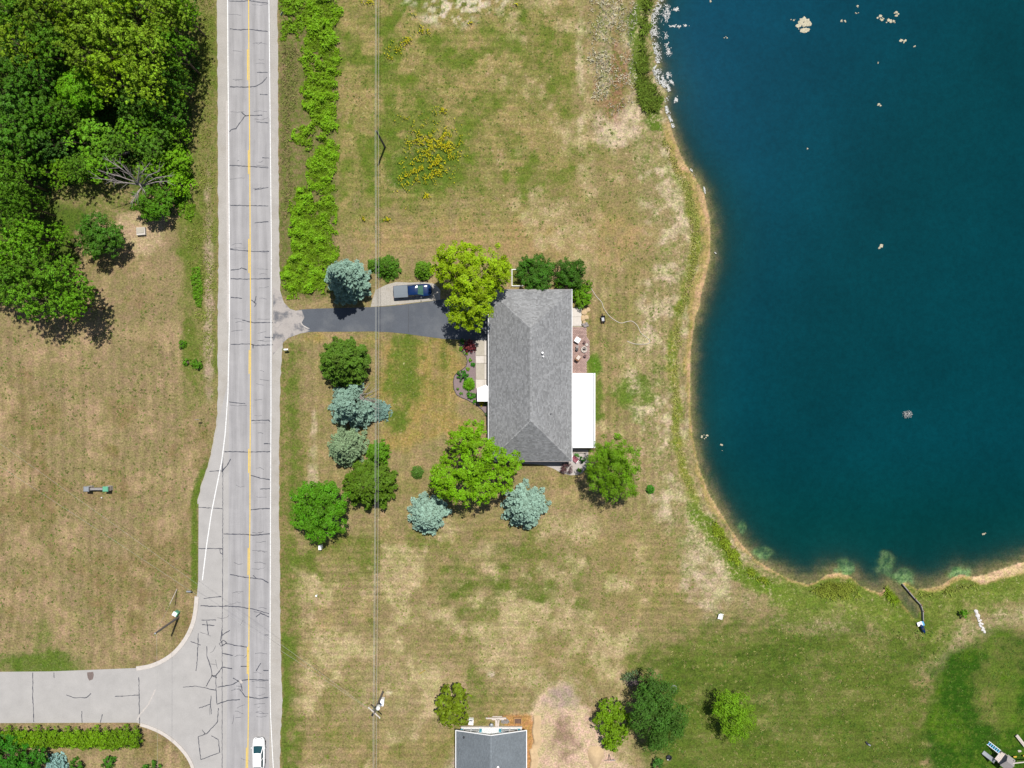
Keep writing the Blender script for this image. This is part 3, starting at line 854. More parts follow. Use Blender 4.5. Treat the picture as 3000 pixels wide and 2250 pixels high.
# kerbs
def kerb(pts, w, label):
    mb = MB()
    q = [Vector(P(*p)[:2]) for p in pts]
    # smooth by Catmull-Rom
    out = []
    for i in range(len(q) - 1):
        p0, p1, p2, p3 = q[max(i - 1, 0)], q[i], q[i + 1], q[min(i + 2, len(q) - 1)]
        for k in range(6):
            t = k / 6
            out.append(0.5 * ((2 * p1) + (p2 - p0) * t + (2 * p0 - 5 * p1 + 4 * p2 - p3) * t * t + (3 * p1 - p0 - 3 * p2 + p3) * t ** 3))
    out.append(q[-1])
    L, Rr = [], []
    for i, p in enumerate(out):
        d = (out[min(i + 1, len(out) - 1)] - out[max(i - 1, 0)]).normalized()
        n = Vector((-d.y, d.x)) * w / 2
        L.append(p + n); Rr.append(p - n)
    vs, fs = [], []
    for a, b in zip(L, Rr):
        vs += [(a.x, a.y, -0.05), (a.x, a.y, 0.12), (b.x, b.y, 0.12), (b.x, b.y, -0.05)]
    for i in range(len(L) - 1):
        o = 4 * i
        for k in range(3):
            fs.append((o + k, o + 4 + k, o + 5 + k, o + 1 + k))
    n = len(vs)
    fs += [(0, 1, 2, 3), (n - 1, n - 2, n - 3, n - 4)]
    mb.add(vs, fs)
    return tag(mb.build('kerb', M['kerb']), label, None, None, 'structure')
kerb([(400,1958),(440,1951),(480,1934),(515,1908),(545,1870),(564,1830),(573,1790),(577,1747)], 0.62, 'curved concrete kerb beside the leaning light pole')
kerb([(412,2122),(440,2131),(475,2147),(510,2172),(540,2203),(560,2235),(572,2275),(580,2330)], 0.5, 'curved concrete kerb beside the clipped hedge')

# driveway, apron, gravel pad, front path
dr = [(866,911),(880,907),(930,904),(980,903),(1080,900),(1140,897),(1200,890),(1265,882),(1300,876),(1440,872),(1440,997),(1395,997),(1300,993),(1240,985),(1190,978),(1140,973),(1090,971),(1000,972),(910,972),(880,977),(862,983)]
tag(MB().sheet(xy(dr), 0.022).build('driveway', M['drive']), 'dark sealed asphalt driveway leading to the garage', None, None, 'structure')
ap = [(800,840),(822,858),(830,884),(850,905),(866,910),(884,909),(892,930),(884,945),(895,962),(908,968),(900,973),(880,977),(845,990),(829,1004),(800,1040)]
tag(MB().sheet(xy(ap), 0.026).build('driveway_apron', M['drive_mouth']), 'patched pale apron where the driveway meets the road', None, None, 'structure')
rgd = random.Random(9)
for base in ([(880,941),(888,952),(908,963),(900,963),(884,952)],):
    MB().sheet(xy(base), 0.0285).build('tyre_scuff', M['pale_patch'])
for o in [o for o in bpy.data.objects if o.name.startswith('tyre_scuff')]:
    o.parent = bpy.data.objects['driveway']
crack_line([(1196,892),(1197,930),(1196,975)], 0.05, bpy.data.objects['driveway'], M['dark'], 0.0265)
gp = [(1086,899),(1090,880),(1100,850),(1130,835),(1160,826),(1200,828),(1240,826),(1275,832),(1290,850),(1290,878),(1262,881),(1200,888),(1140,895)]
tag(MB().sheet(xy(gp), 0.008).build('gravel_pad', M['gravel_pad']), 'pale gravel parking pad under the blue pickup', None, None, 'structure')
path = tag(MB().sheet(xy([(1393,995),(1427,995),(1430,1140),(1395,1140)]), 0.01).build('front_path', M['concrete']), 'concrete path along the front of the house', None, None, 'structure')
for a, b, mt in ((997,1042,'concrete'),(1043,1064,'concrete_pale'),(1065,1111,'concrete'),(1112,1138,'concrete_pale')):
    MB().prism(xy([(1394,a),(1418,a),(1418.5,b),(1395,b)]), 0.0, 0.1).build('slab', M[mt], path)
    MB().prism(xy([(1419,a),(1425.5,a),(1426.5,b),(1419.5,b)]), 0.0, 0.16).build('step', M['concrete_pale'], path)

# ------------------------------------------------------------------ buildings
def shingle_mesh(planes, name, mat, course=0.19, seed=1):
    """planes: eave-left, eave-right, top-right, top-left (3-D). Every tab is its own raised wedge."""
    rg = np.random.RandomState(seed)
    V, Q, T = [], [], []
    for a, b, c, d in planes:
        a, b, c, d = map(Vector, (a, b, c, d))
        nrm = (b - a).cross(d - a).normalized()
        if nrm.z < 0: nrm = -nrm
        e = (b - a).normalized()
        up = nrm.cross(e)
        if up.z < 0: up = -up
        Lv = (d - a).dot(up)
        n = int(Lv / course)
        for r in range(n):
            t0, t1 = r / n, min((r + 1.12) / n, 1)
            l0, r0 = a.lerp(d, t0), b.lerp(c, t0)
            l1, r1 = a.lerp(d, t1), b.lerp(c, t1)
            W = (r0 - l0).dot(e)
            u = -rg.rand() * 0.4
            while u < W:
                w = rg.uniform(0.2, 0.46)
                u0, u1 = max(u, 0), min(u + w - 0.012, W)
                u += w
                if u1 - u0 < 0.05: continue
                U0, U1 = max(u0, (l1 - l0).dot(e)), min(u1, W - (r0 - r1).dot(e))
                if U1 < U0: U0 = U1 = (U0 + U1) / 2
                lift = nrm * rg.uniform(0.018, 0.034)
                p0, p1 = l0 + e * u0, l0 + e * u1
                base1 = l0 + up * ((l1 - l0).dot(up))
                p2, p3 = base1 + e * U1, base1 + e * U0
                k = len(V)
                V += [p0 + lift, p1 + lift, p2 + nrm * 0.006, p3 + nrm * 0.006, p0 - nrm * 0.002, p1 - nrm * 0.002]
                Q += [(k, k + 1, k + 2, k + 3), (k + 4, k + 5, k + 1, k)]
                t = rg.rand()
                T += [t, t]
    me = np_mesh(name, np.array([tuple(v) for v in V]), np.array(Q), mat, {'tint': ('FACE', 'FLOAT', np.array(T))})
    return me

def window(par, c, w, h, axis_, out, mat_frame='fascia', shutter=None):
    """frame + pane set on a wall; axis_ 'x' wall runs along x, out = outward sign"""
    f, g = MB(), MB()
    t = 0.07
    def put(mb, du, dz, lu, lz, dep, off):
        if axis_ == 'x': mb.box((c[0] + du, c[1] + out * off, c[2] + dz), (lu, dep, lz))
        else: mb.box((c[0] + out * off, c[1] + du, c[2] + dz), (dep, lu, lz))
    put(f, -w / 2, 0, t, h + t, 0.09, 0.03); put(f, w / 2, 0, t, h + t, 0.09, 0.03)
    put(f, 0, h / 2, w - t, t, 0.09, 0.03); put(f, 0, -h / 2, w - t, t, 0.12, 0.045)
    put(f, 0, 0, w - t, 0.04, 0.06, 0.02)
    fo = f.build('window', M[mat_frame], par)
    put(g, 0, h / 4, w - t, h / 2 - 0.06, 0.03, 0.008); put(g, 0, -h / 4, w - t, h / 2 - 0.06, 0.03, 0.008)
    g.build('pane', M['glass'], fo)
    if shutter:
        for sgn in shutter:
            s_ = MB(); put(s_, sgn * (w / 2 + 0.26), 0, 0.36, h, 0.06, 0.03)
            for k in range(5): put(s_, sgn * (w / 2 + 0.26), -h * 0.4 + k * h * 0.2, 0.3, 0.05, 0.03, 0.072)
            s_.build('shutter', M['teal'], par)

# --- main house
EZ = 2.75
hx0, hx1 = P(1431.5, 0, EZ).x, P(1675, 0, EZ).x
hy1, hy0 = P(0, 849, EZ).y, P(0, 1351, EZ).y
RZ = 4.8
rx = P(1555, 0, RZ).x
ry1, ry0 = P(0, 963, RZ).y, P(0, 1232, RZ).y
house = thing('house', 'long single storey house with grey shingled hip roof beside the lake', 'house', ((hx0 + hx1) / 2, (hy0 + hy1) / 2, 0))
HL = Vector(house.location)
def hrel(p): return tuple(Vector(p) - HL)
ov = 0.5
wx0, wx1, wy0, wy1 = hx0 + ov - HL.x, hx1 - ov - HL.x, hy0 + ov - HL.y, hy1 - ov - HL.y
MB().prism([(wx0, wy0), (wx1, wy0), (wx1, wy1), (wx0, wy1)], -0.1, EZ - 0.04).build('wall', M['siding'], house)
e = [hrel(p) for p in ((hx0, hy0, EZ), (hx1, hy0, EZ), (hx1, hy1, EZ), (hx0, hy1, EZ))]
r0, r1 = hrel((rx, ry0, RZ)), hrel((rx, ry1, RZ))
mb = MB()
lo = [(p[0], p[1], p[2] - 0.16) for p in e]
mb.add(e + [r0, r1], [(0, 1, 4), (1, 2, 5, 4), (2, 3, 5), (3, 0, 4, 5)])
mb.add(e + lo, [(4, 7, 6, 5)])
roof = mb.build('roof', M['shingle'], house)
sme = shingle_mesh([(e[0], e[1], r0, r0), (e[1], e[2], r1, r0), (e[2], e[3], r1, r1), (e[3], e[0], r0, r1)], 'shingles', M['shingle'])
tag(link('shingles', sme, roof), None, None, None, 'stuff')
def cap_line(a, b, par, seed, mat=M['shingle']):
    a, b = Vector(a), Vector(b)
    n = int((b - a).length / 0.3)
    rg = random.Random(seed)
    mbc = MB()
    d = (b - a).normalized()
    sd = Vector((-d.y, d.x, 0)).normalized()
    ts = []
    for k in range(n):
        p, q = a.lerp(b, k / n), a.lerp(b, (k + 0.95) / n)
        l0, l1 = rg.uniform(0.045, 0.06), 0.03
        mbc.add([p + sd * 0.17 - Vector((0, 0, 0.03)), p + Vector((0, 0, l0)), p - sd * 0.17 - Vector((0, 0, 0.03)),
                 q + sd * 0.17 - Vector((0, 0, 0.045)), q + Vector((0, 0, l1)), q - sd * 0.17 - Vector((0, 0, 0.045))], [(0, 1, 4, 3), (1, 2, 5, 4), (0, 2, 1)])
        ts += [rg.random()] * 3
    o = mbc.build('ridge_cap', mat, par)
    at = o.data.attributes.new('tint', 'FLOAT', 'FACE')
    at.data.foreach_set('value', ts)
cap_line(r0, r1, roof, 1)
for i, rr in ((0, r0), (1, r0), (2, r1), (3, r1)): cap_line(e[i], rr, roof, 2 + i)
# gutters along the four eaves
gt = 0.09
for a, b in ((e[0], e[1]), (e[1], e[2]), (e[2], e[3]), (e[3], e[0])):
    a, b = Vector(a), Vector(b)
    d = (b - a).normalized()
    out = Vector((d.y, -d.x, 0))
    off = out * gt / 2
    ext = d * (gt if abs(d.y) > 0.5 else 0.0)
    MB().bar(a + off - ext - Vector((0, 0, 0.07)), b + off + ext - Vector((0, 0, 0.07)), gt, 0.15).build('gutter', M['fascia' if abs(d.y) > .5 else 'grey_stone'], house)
# roof vents
for (u, v, hh, rr, mt) in ((1589, 1034, 0.55, 0.16, 'white'), (1591.5, 1045, 0.45, 0.12, 'white'), (1614, 1212, 0.35, 0.08, 'dark')):
    z = RZ - (P(u, v, 4.3).x - rx) / (hx1 - rx) * (RZ - EZ)
    p = hrel(P(u, v, z))
    MB().lathe((p[0], p[1], p[2] - 0.1), [(rr * 0.7, 0), (rr * 0.7, hh), (rr, hh), (rr, hh + 0.12), (rr * 0.5, hh + 0.16)], 12).build('roof_vent', M[mt], house)
# openings
gd = hrel(P(1440, 936))
d_ = MB()
for k in range(4): d_.box((wx0 - 0.04, gd[1], 0.32 + k * 0.55), (0.06, 4.9, 0.52))
d_.build('garage_door', M['white'], house)
d_ = MB().box((wx0 - 0.04, hrel(P(0, 1120))[1], 1.1), (0.08, 1.0, 2.1))
fd = d_.build('front_door', M['brown_wood'], house)
MB().blob((wx0 - 0.11, hrel(P(0, 1113))[1], 1.05), (0.05, 0.04, 0.04), 1, 0).build('handle', M['chrome'], fd)
for v in (1020, 1060, 1205, 1280, 1320): window(house, (wx0, hrel(P(0, v))[1], 1.55), 1.3, 1.2, 'y', -1)
for v in (880, 930, 1000, 1060): window(house, (wx1, hrel(P(0, v))[1], 1.55), 1.4, 1.2, 'y', 1)
for u in (1480, 1560, 1630): window(house, (hrel(P(u, 0))[0], wy0, 1.55), 1.3, 1.2, 'x', -1)
for u in (1500, 1600): window(house, (hrel(P(u, 0))[0], wy1, 1.55), 1.3, 1.2, 'x', 1)
# sunroom with white flat roof on the lake side
sz = 2.5
sx0, sx1 = wx1, hrel(P(1743.5, 0, sz))[0]
sy1, sy0 = hrel(P(0, 1093, sz))[1], hrel(P(0, 1312, sz))[1]
sw = MB().prism([(sx0, sy0 + 0.25), (sx1 - 0.25, sy0 + 0.25), (sx1 - 0.25, sy1 - 0.25), (sx0, sy1 - 0.25)], -0.05, sz - 0.12).build('sunroom_wall', M['white'], house)
for k in range(6): window(house, (sx1 - 0.25, sy0 + 1.2 + k * (sy1 - sy0 - 2.4) / 5, 1.4), 1.3, 1.5, 'y', 1)
window(house, ((sx0 + sx1) / 2 + 0.2, sy0 + 0.25, 1.4), 1.4, 1.5, 'x', -1); window(house, ((sx0 + sx1) / 2 + 0.2, sy1 - 0.25, 1.4), 1.4, 1.5, 'x', 1)
ex = hx1 + 0.16 - HL.x
sr_ = MB().add([(ex, sy0, sz + 0.10), (sx1 - 0.3, sy0, sz - 0.02), (sx1 - 0.3, sy1 - 0.45, sz - 0.02), (ex, sy1 - 0.45, sz + 0.10),
                (ex, sy0, sz - 0.12), (sx1 - 0.3, sy0, sz - 0.14), (sx1 - 0.3, sy1 - 0.45, sz - 0.14), (ex, sy1 - 0.45, sz - 0.12)],
               [(0, 1, 2, 3), (7, 6, 5, 4), (0, 4, 5, 1), (1, 5, 6, 2), (2, 6, 7, 3), (3, 7, 4, 0)]).build('sunroom_roof', M['white'], house)
nseam = 7
for k in range(1, nseam):
    y = sy0 + (sy1 - 0.45 - sy0) * k / nseam
    MB().bar((ex + 0.02, y, sz + 0.108), (sx1 - 0.32, y, sz - 0.008), 0.04, 0.03).build('seam', M['white'], sr_)
MB().box((sx1 - 0.21, (sy0 + sy1) / 2, sz - 0.12), (0.17, sy1 - sy0, 0.06)).build('gutter', M['grey_metal'], sr_)  # white channel coloured grey, so its shade is painted in
MB().box((sx1 - 0.05, (sy0 + sy1) / 2, sz - 0.02), (0.13, sy1 - sy0, 0.2)).build('parapet', M['white'], sr_)
MB().box(((ex + sx1 - 0.3) / 2, sy1 - 0.2, sz + 0.0), (sx1 - 0.3 - ex, 0.36, 0.22)).build('parapet', M['white'], sr_)
# entrance canopy
cz = 2.45
cp = [hrel(P(u, v, cz)) for u, v in ((1398,1138),(1398,1176),(1430,1176),(1430,1133),(1424,1127))]
can = MB().prism([p[:2] for p in cp], cz - 0.2, cz).build('canopy', M['white'], house)
for u, v in ((1401, 1173), (1401, 1141)):
    p = hrel(P(u, v, 1.2)); MB().box((p[0], p[1], 1.12), (0.16, 0.16, 2.25)).build('post', M['white'], can)

# --- second house, its north gable in view
z1, zr2 = 2.5, 4.25
ax0, ax1 = P(1336.5, 0, z1).x, P(1541.5, 0, z1).x
axr = (ax0 + ax1) / 2
ay1 = P(0, 2141, z1).y
ay0 = ay1 - 14.0
house2 = thing('house', 'white sided house with blue grey gable roof and teal shutters next to bare soil', 'house', (axr, ay1 - 7, 0))
H2 = Vector(house2.location)
bx0, bx1, by1, by0 = ax0 - H2.x, ax1 - H2.x, ay1 - H2.y, ay0 - H2.y
ov2 = 0.62
ny_ = by1 - 0.42
gz = 2.5 + (zr2 - z1) * 0.0
mb = MB().prism([(bx0 + ov2, by0 + 0.4), (bx1 - ov2, by0 + 0.4), (bx1 - ov2, ny_), (bx0 + ov2, ny_)], -0.1, z1 + 0.02)
for y, fl in ((ny_, 1), (by0 + 0.4, 0)):
    q = [(bx0 + ov2, y, z1 + 0.0), (bx1 - ov2, y, z1 + 0.0), (0, y, zr2 - 0.12)]
    mb.add(q, [(0, 1, 2) if not fl else (2, 1, 0)])
w2 = mb.build('wall', M['siding_white'], house2)
for k in range(14):
    z = 0.18 + k * 0.17
    MB().box((0, ny_ + 0.012, z), (bx1 - bx0 - 2 * ov2 + 0.02, 0.02, 0.025)).build('siding_board', M['siding_white'], w2)
MB().box((0, ny_ + 0.05, 0.16), (bx1 - bx0 - 2 * ov2 + 0.12, 0.12, 0.5)).build('foundation', M['concrete_pale'], house2)
A0, A1, B0, B1 = (bx0, by0, z1), (bx0, by1, z1), (bx1, by0, z1), (bx1, by1, z1)
C0, C1 = (0, by0, zr2), (0, by1, zr2)
th = 0.14
mb = MB().add([A0, A1, B0, B1, C0, C1], [(0, 4, 5, 1), (2, 3, 5, 4)])
mb.add([(p[0], p[1], p[2] - th) for p in (A0, A1, B0, B1, C0, C1)], [(1, 5, 4, 0), (4, 5, 3, 2)])
roof2 = mb.build('roof', M['shingle_blue'], house2)
sm2 = shingle_mesh([(A1, A0, C0, C1), (B0, B1, C1, C0)], 'shingles', M['shingle_blue'], 0.15, 7)
tag(link('shingles', sm2, roof2), None, None, None, 'stuff')
cap_line(C0, C1, roof2, 31, M['shingle_blue'])
for a, b in ((A1, C1), (C1, B1), (A0, C0), (C0, B0)):
    s_ = 0.05 if a[1] > 0 else -0.05
    MB().bar((a[0], a[1] + s_, a[2] - 0.06), (b[0], b[1] + s_, b[2] - 0.06), 0.09, 0.2).build('rake_board', M['fascia'], house2)
for x, s_ in ((bx0, -1), (bx1, 1)):
    MB().box((x + s_ * 0.06, (by0 + by1) / 2, z1 - 0.06), (0.12, by1 - by0 + 0.2, 0.14)).build('gutter', M['fascia'], house2)
for xc, sh_ in ((-3.05, (-1, 1)), (2.75, (-1, 1))):
    window(house2, (xc - 0.62, ny_ + 0.02, 1.5), 1.1, 1.1, 'x', 1, 'fascia', (-1,))
    window(house2, (xc + 0.62, ny_ + 0.02, 1.5), 1.1, 1.1, 'x', 1, 'fascia', (1,))
p = Vector(P(1459, 2246, 3.9)) - H2
MB().lathe((p[0], p[1], 3.5), [(0.12, 0), (0.12, 0.6), (0.18, 0.6), (0.18, 0.7), (0.08, 0.75)], 12).build('roof_vent', M['white'], house2)
p = Vector(P(1359, 2158, 2.9)) - H2
MB().lathe((p[0], p[1], 2.6), [(0.09, 0), (0.09, 0.6), (0.14, 0.62), (0.14, 0.7), (0.05, 0.74)], 10).build('roof_vent', M['dark'], house2)

# ------------------------------------------------------------------ foliage
def leaf_quads(cen, nrm, size, rg, aspect=0.6, align=None):
    """rhombic leaves: centre, facing direction, length"""
    n = len(cen)
    nrm = nrm / np.maximum(np.linalg.norm(nrm, axis=1, keepdims=True), 1e-9)
    t = rg.normal(size=(n, 3)) if align is None else align + rg.normal(size=(n, 3)) * 0.35
    t = t - (t * nrm).sum(1, keepdims=True) * nrm
    t /= np.maximum(np.linalg.norm(t, axis=1, keepdims=True), 1e-9)
    b = np.cross(nrm, t)
    L = (size * rg.uniform(0.65, 1.35, n))[:, None]
    W = L * aspect
    fold = nrm * L * 0.12
    v = np.stack([cen - t * L / 2, cen + b * W / 2 + fold, cen + t * L / 2, cen - b * W / 2 + fold], 1).reshape(-1, 3)
    q = np.arange(4 * n).reshape(n, 4)
    return v, q

def unit(rg, n):
    v = rg.normal(size=(n, 3))
    return v / np.linalg.norm(v, axis=1, keepdims=True)

def crown_mesh(name, lobes, leaf=0.3, seed=0, dens=1.0, aspect=0.62, clump=0.34, align=None, ragged=0.25):
    """lobes: (x,y,z,rx,ry,rz). Leaves sit in clumps over each lobe, so light falls in patches and gaps stay open."""
    rg = np.random.RandomState(seed)
    CEN, NRM, T = [], [], []
    for (x, y, z, a, b, c) in lobes:
        R_ = np.array([a, b, c])
        rm = (a * b) ** 0.5
        nc = int(24 + 10 * rm)
        d = unit(rg, nc * 2)
        d = d[d[:, 2] > -0.55][:nc]
        rad = rg.uniform(0.5, 1.0 + ragged * 0.7, (len(d), 1))
        cc = np.array([x, y, z]) + d * R_ * rad
        cr = rm * clump * rg.uniform(0.6, 1.25, len(d))
        per = 360 * rm * rm * (0.3 / leaf) ** 2 * dens / len(d)
        ct = rg.uniform(0.1, 0.9, len(d))
        for i in range(len(d)):
            m = max(4, int(per * (cr[i] / (rm * clump)) ** 2))
            o = unit(rg, m)
            o[:, 2] = np.abs(o[:, 2]) * 0.9 - 0.15
            pos = cc[i] + o * cr[i] * rg.uniform(0.45, 1.05, (m, 1)) * np.array([1, 1, 0.75])
            CEN.append(pos)
            NRM.append(o * 0.55 + d[i] * 0.45 + np.array([0, 0, 0.55]) + rg.normal(size=(m, 3)) * 0.38)
            T.append(np.clip(ct[i] * 0.5 + rg.uniform(0, 0.5, m), 0, 1))
    CEN, NRM, T = np.concatenate(CEN), np.concatenate(NRM), np.concatenate(T)
    al = None if align is None else np.array(align)[None, :]
    v, q = leaf_quads(CEN, NRM, np.full(len(CEN), leaf), rg, aspect, al)
    return np_mesh(name, v, q, M['leaf'], {'tint': ('FACE', 'FLOAT', T)})

def trunk_mesh(name, h, r, limbs, seed=0, mat=None):
    rg = random.Random(seed)
    mb = MB()
    top = Vector((rg.uniform(-.3, .3), rg.uniform(-.3, .3), h))
    mb.tube([(0, 0, -0.15), (0, 0, h * 0.3), top * 0.65, top], [r * 1.25, r, r * 0.8, r * 0.45], 8)
    for l in limbs:
        l = Vector(l)
        st = Vector((0, 0, h * rg.uniform(0.35, 0.75)))
        mid = st.lerp(l, 0.5) + Vector((rg.uniform(-.3, .3), rg.uniform(-.3, .3), rg.uniform(0, .4)))
        mb.tube([st, mid, l], [r * 0.5, r * 0.33, r * 0.1], 6)
        for _ in range(3):
            e2 = l + Vector((rg.uniform(-1, 1), rg.uniform(-1, 1), rg.uniform(-.2, .7))) * (l - st).length * 0.35
            mb.tube([mid.lerp(l, rg.uniform(0.2, 0.8)), e2], [r * 0.18, r * 0.05], 5)
    me = bpy.data.meshes.new(name)
    me.from_pydata(mb.v, [], mb.f)
    me.shade_smooth()
    me.materials.append(mat or M['bark'])
    return me

def broadleaf(name, label, cat, lobes_px, h, color, leaf=0.3, seed=0, dens=1.0, group=None, aspect=0.62, clump=0.25, flat=0.8, align=None, trunk=0.2):
    """lobes_px: (u, v, radius_px[, height]) as seen in the photo; each stands at its own height"""
    us = sum(l[0] * l[2] for l in lobes_px) / sum(l[2] for l in lobes_px)
    vs_ = sum(l[1] * l[2] for l in lobes_px) / sum(l[2] for l in lobes_px)
    base = P(us, vs_, h * 0.6)
    gz = ground_z(us, vs_)
    t = thing(name, label, cat, (base.x, base.y, gz), 0, group)
    lobes = []
    for l in lobes_px:
        rad = l[2] * S * (1 - h * 0.6 / H)
        rz = rad * flat
        z = l[3] if len(l) > 3 else h - rz
        z = max(z, rz * 0.55)
        p = P(l[0], l[1], z)
        lobes.append((p.x - base.x, p.y - base.y, z, rad * 0.9, rad * 0.9, rz))
    link('trunk', trunk_mesh('trunk', h * 0.62, max(trunk, 0.03), [(a[0] * .8, a[1] * .8, a[2]) for a in lobes], seed), t)
    c = link('crown', crown_mesh('crown', lobes, leaf, seed, dens, aspect, clump, align), t)
    c.color = (*A(*color), 1)
    return t

def conifer_mesh(name, rad, h, seed=0, sprig=0.34, dens=1.0, droop=0.12, shape=0.85, gap=0.0, wide=0.42, spacing=0.6):
    """whorled branches hung with short sprays; gap removes a wedge of branches on one side"""
    rg = np.random.RandomState(seed)
    CEN, NRM, AL, T, SZ = [], [], [], [], []
    mb = MB()
    mb.tube([(0, 0, -0.1), (0, 0, h * 0.5), (0, 0, h * 0.97)], [0.035 * h * 0.55, 0.02 * h * 0.6, 0.015], 7)
    nl = int(h / spacing) + 4
    for k in range(nl):
        f = k / (nl - 1)
        z0 = h * (0.06 + 0.92 * f)
        Rl = rad * (1 - f) ** shape * rg.uniform(0.88, 1.1) + 0.12
        nb = max(4, int(5 + 6 * (Rl / rad)))
        off = rg.rand() * 6.28
        for j in range(nb):
            a = off + 2 * math.pi * j / nb + rg.uniform(-.18, .18)
            if gap and abs((a - gap + math.pi) % (2 * math.pi) - math.pi) < 0.55 and f < 0.7: continue
            L = Rl * rg.uniform(0.8, 1.06)
            dr_ = np.array([math.cos(a), math.sin(a), 0])
            sd = np.array([-math.sin(a), math.cos(a), 0])
            bt = rg.uniform(0.15, 0.85)
            ns = max(4, int(20 * dens * (L / 0.9) ** 1.2))
            t = rg.uniform(0.18, 1.0, ns) ** 0.75
            lat = rg.uniform(-1, 1, ns) * (0.10 + 0.30 * L * (1 - t) ** 0.6 * 0.9 + 0.05)
            z = z0 + rg.uniform(-.15, .15) - droop * L * t + 0.16 * L * t ** 3 + rg.normal(size=ns) * 0.05
            pos = dr_[None] * (t * L)[:, None] + sd[None] * lat[:, None]
            pos[:, 2] = z
            al = dr_[None] * 1.0 + sd[None] * (np.sign(lat) * 0.75)[:, None] + np.array([0, 0, -0.05])
            nm = np.array([0, 0, 1.0]) + dr_[None] * 0.55 + rg.normal(size=(ns, 3)) * 0.4
            CEN.append(pos); AL.append(al); NRM.append(nm)
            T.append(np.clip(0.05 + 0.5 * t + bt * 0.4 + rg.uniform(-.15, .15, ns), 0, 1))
            SZ.append(np.full(ns, sprig))
            if k % 2 == 0 and L > 0.6:
                mb.tube([(0, 0, z0), tuple(dr_ * L * 0.9 + np.array([0, 0, z0 - droop * L]))], [0.035, 0.012], 4)
    CEN, NRM, AL, T, SZ = map(np.concatenate, (CEN, NRM, AL, T, SZ))
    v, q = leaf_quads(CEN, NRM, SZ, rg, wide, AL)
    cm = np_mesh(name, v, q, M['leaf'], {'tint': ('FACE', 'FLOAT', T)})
    tm = bpy.data.meshes.new('trunk'); tm.from_pydata(mb.v, [], mb.f); tm.materials.append(M['bark'])
    return cm, tm

def conifer(name, label, u, v, rpx, h, color, seed=0, cat='tree', group=None, zc=None, **kw):
    zc = h * 0.3 if zc is None else zc
    b = P(u, v, zc)
    t = thing(name, label, cat, (b.x, b.y, ground_z(u, v)), 0, group)
    cm, tm = conifer_mesh('crown', rpx * S * (1 - zc / H), h, seed, **kw)
    link('trunk', tm, t)
    c = link('crown', cm, t)
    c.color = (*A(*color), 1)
    return t

# --- garden trees
GREEN_Y, GREEN, GREEN_D, GREEN_B = (128, 168, 20), (92, 142, 26), (52, 98, 34), (84, 156, 16)
BLUE, BLUE_P, GREYG = (130, 160, 142), (142, 172, 154), (128, 150, 112)
broadleaf('maple_tree', 'broad yellow green maple overhanging the garage end of the house', 'tree',
          [(1332,762,54,9.2),(1300,792,36,7.6),(1365,738,32,8),(1438,768,56,9.4),(1462,800,38,7.8),(1388,815,58,10),(1325,825,40,6.8),(1372,890,54,9),(1410,888,44,8),(1348,925,36,7),(1388,936,34,7),(1440,835,34,6.5)], 11, (146, 176, 14), 0.28, 11, 1.2)
broadleaf('maple_tree', 'broad green maple with a yellowing limb in front of the house corner', 'tree',
          [(1388,1258,34,8),(1352,1290,40,8.6),(1405,1318,52,10),(1298,1390,44,8.2),(1350,1432,50,9),(1415,1430,48,8.6),(1465,1410,42,8.4),(1495,1355,38,8.2),(1448,1345,38,9.2),(1375,1372,42,10.2),(1315,1345,24,6.6),(1300,1440,26,6.8)], 11, (120, 168, 14), 0.28, 12, 1.2)
broadleaf('locust_tree', 'feathery green tree beyond the corner of the white sunroom roof', 'tree',
          [(1800,1310,44,7),(1755,1345,46,7),(1835,1350,50,7.4),(1800,1370,56,8.2),(1765,1395,46,6.6),(1830,1415,44,6.8),(1795,1435,36,6.2)], 9.4, (106, 148, 16), 0.24, 13, 1.0, aspect=0.45, clump=0.24)
broadleaf('maple_tree', 'round dense green tree standing beside the gravel shoulder', 'tree',
          [(935,1490,64,5.6),(900,1460,48,4.8),(970,1465,52,4.8),(900,1520,48,4.6),(965,1525,50,4.8),(935,1555,42,4.4),(935,1445,40,4.6)], 7.6, (88, 144, 18), 0.26, 14, 1.1, clump=0.24)
conifer('blue_spruce', 'tall blue spruce casting its shadow across the driveway', 1022, 824, 68, 15.5, BLUE, 21, sprig=0.34, wide=0.5, zc=3.0, shape=0.75, dens=1.4)
conifer('blue_spruce', 'pale blue spruce, the smaller of two below the front maple', 1253, 1508, 61, 7.6, BLUE_P, 22, sprig=0.3, wide=0.55, dens=1.5, shape=0.72)
conifer('blue_spruce', 'pale blue spruce standing alone south of the house gable', 1538, 1484, 74, 8.6, BLUE_P, 23, sprig=0.3, wide=0.55, dens=1.5, shape=0.72)
conifer('blue_spruce', 'blue spruce with one side broken away to bare branches', 1033, 1186, 74, 10, BLUE, 24, sprig=0.32, wide=0.5, gap=0.7, dens=1.4, shape=0.75)
conifer('spruce_tree', 'grey green spruce between the broken spruce and the dark pines', 1014, 1310, 67, 8, GREYG, 25, sprig=0.34, wide=0.42)
conifer('pine_tree', 'dark green pine at the driveway edge of the front lawn', 1010, 1062, 84, 9.5, (84, 114, 30), 26, sprig=0.42, wide=0.4, shape=0.6, droop=0.05)
conifer('pine_tree', 'dark olive green pine under the power lines beside the round tree', 1082, 1418, 84, 9, (86, 114, 22), 27, sprig=0.42, wide=0.4, shape=0.62, droop=0.05)
conifer('pine_tree', 'small bright green pine under the power lines', 1106, 1328, 38, 5, (92, 134, 20), 28, sprig=0.34, wide=0.42, shape=0.7)
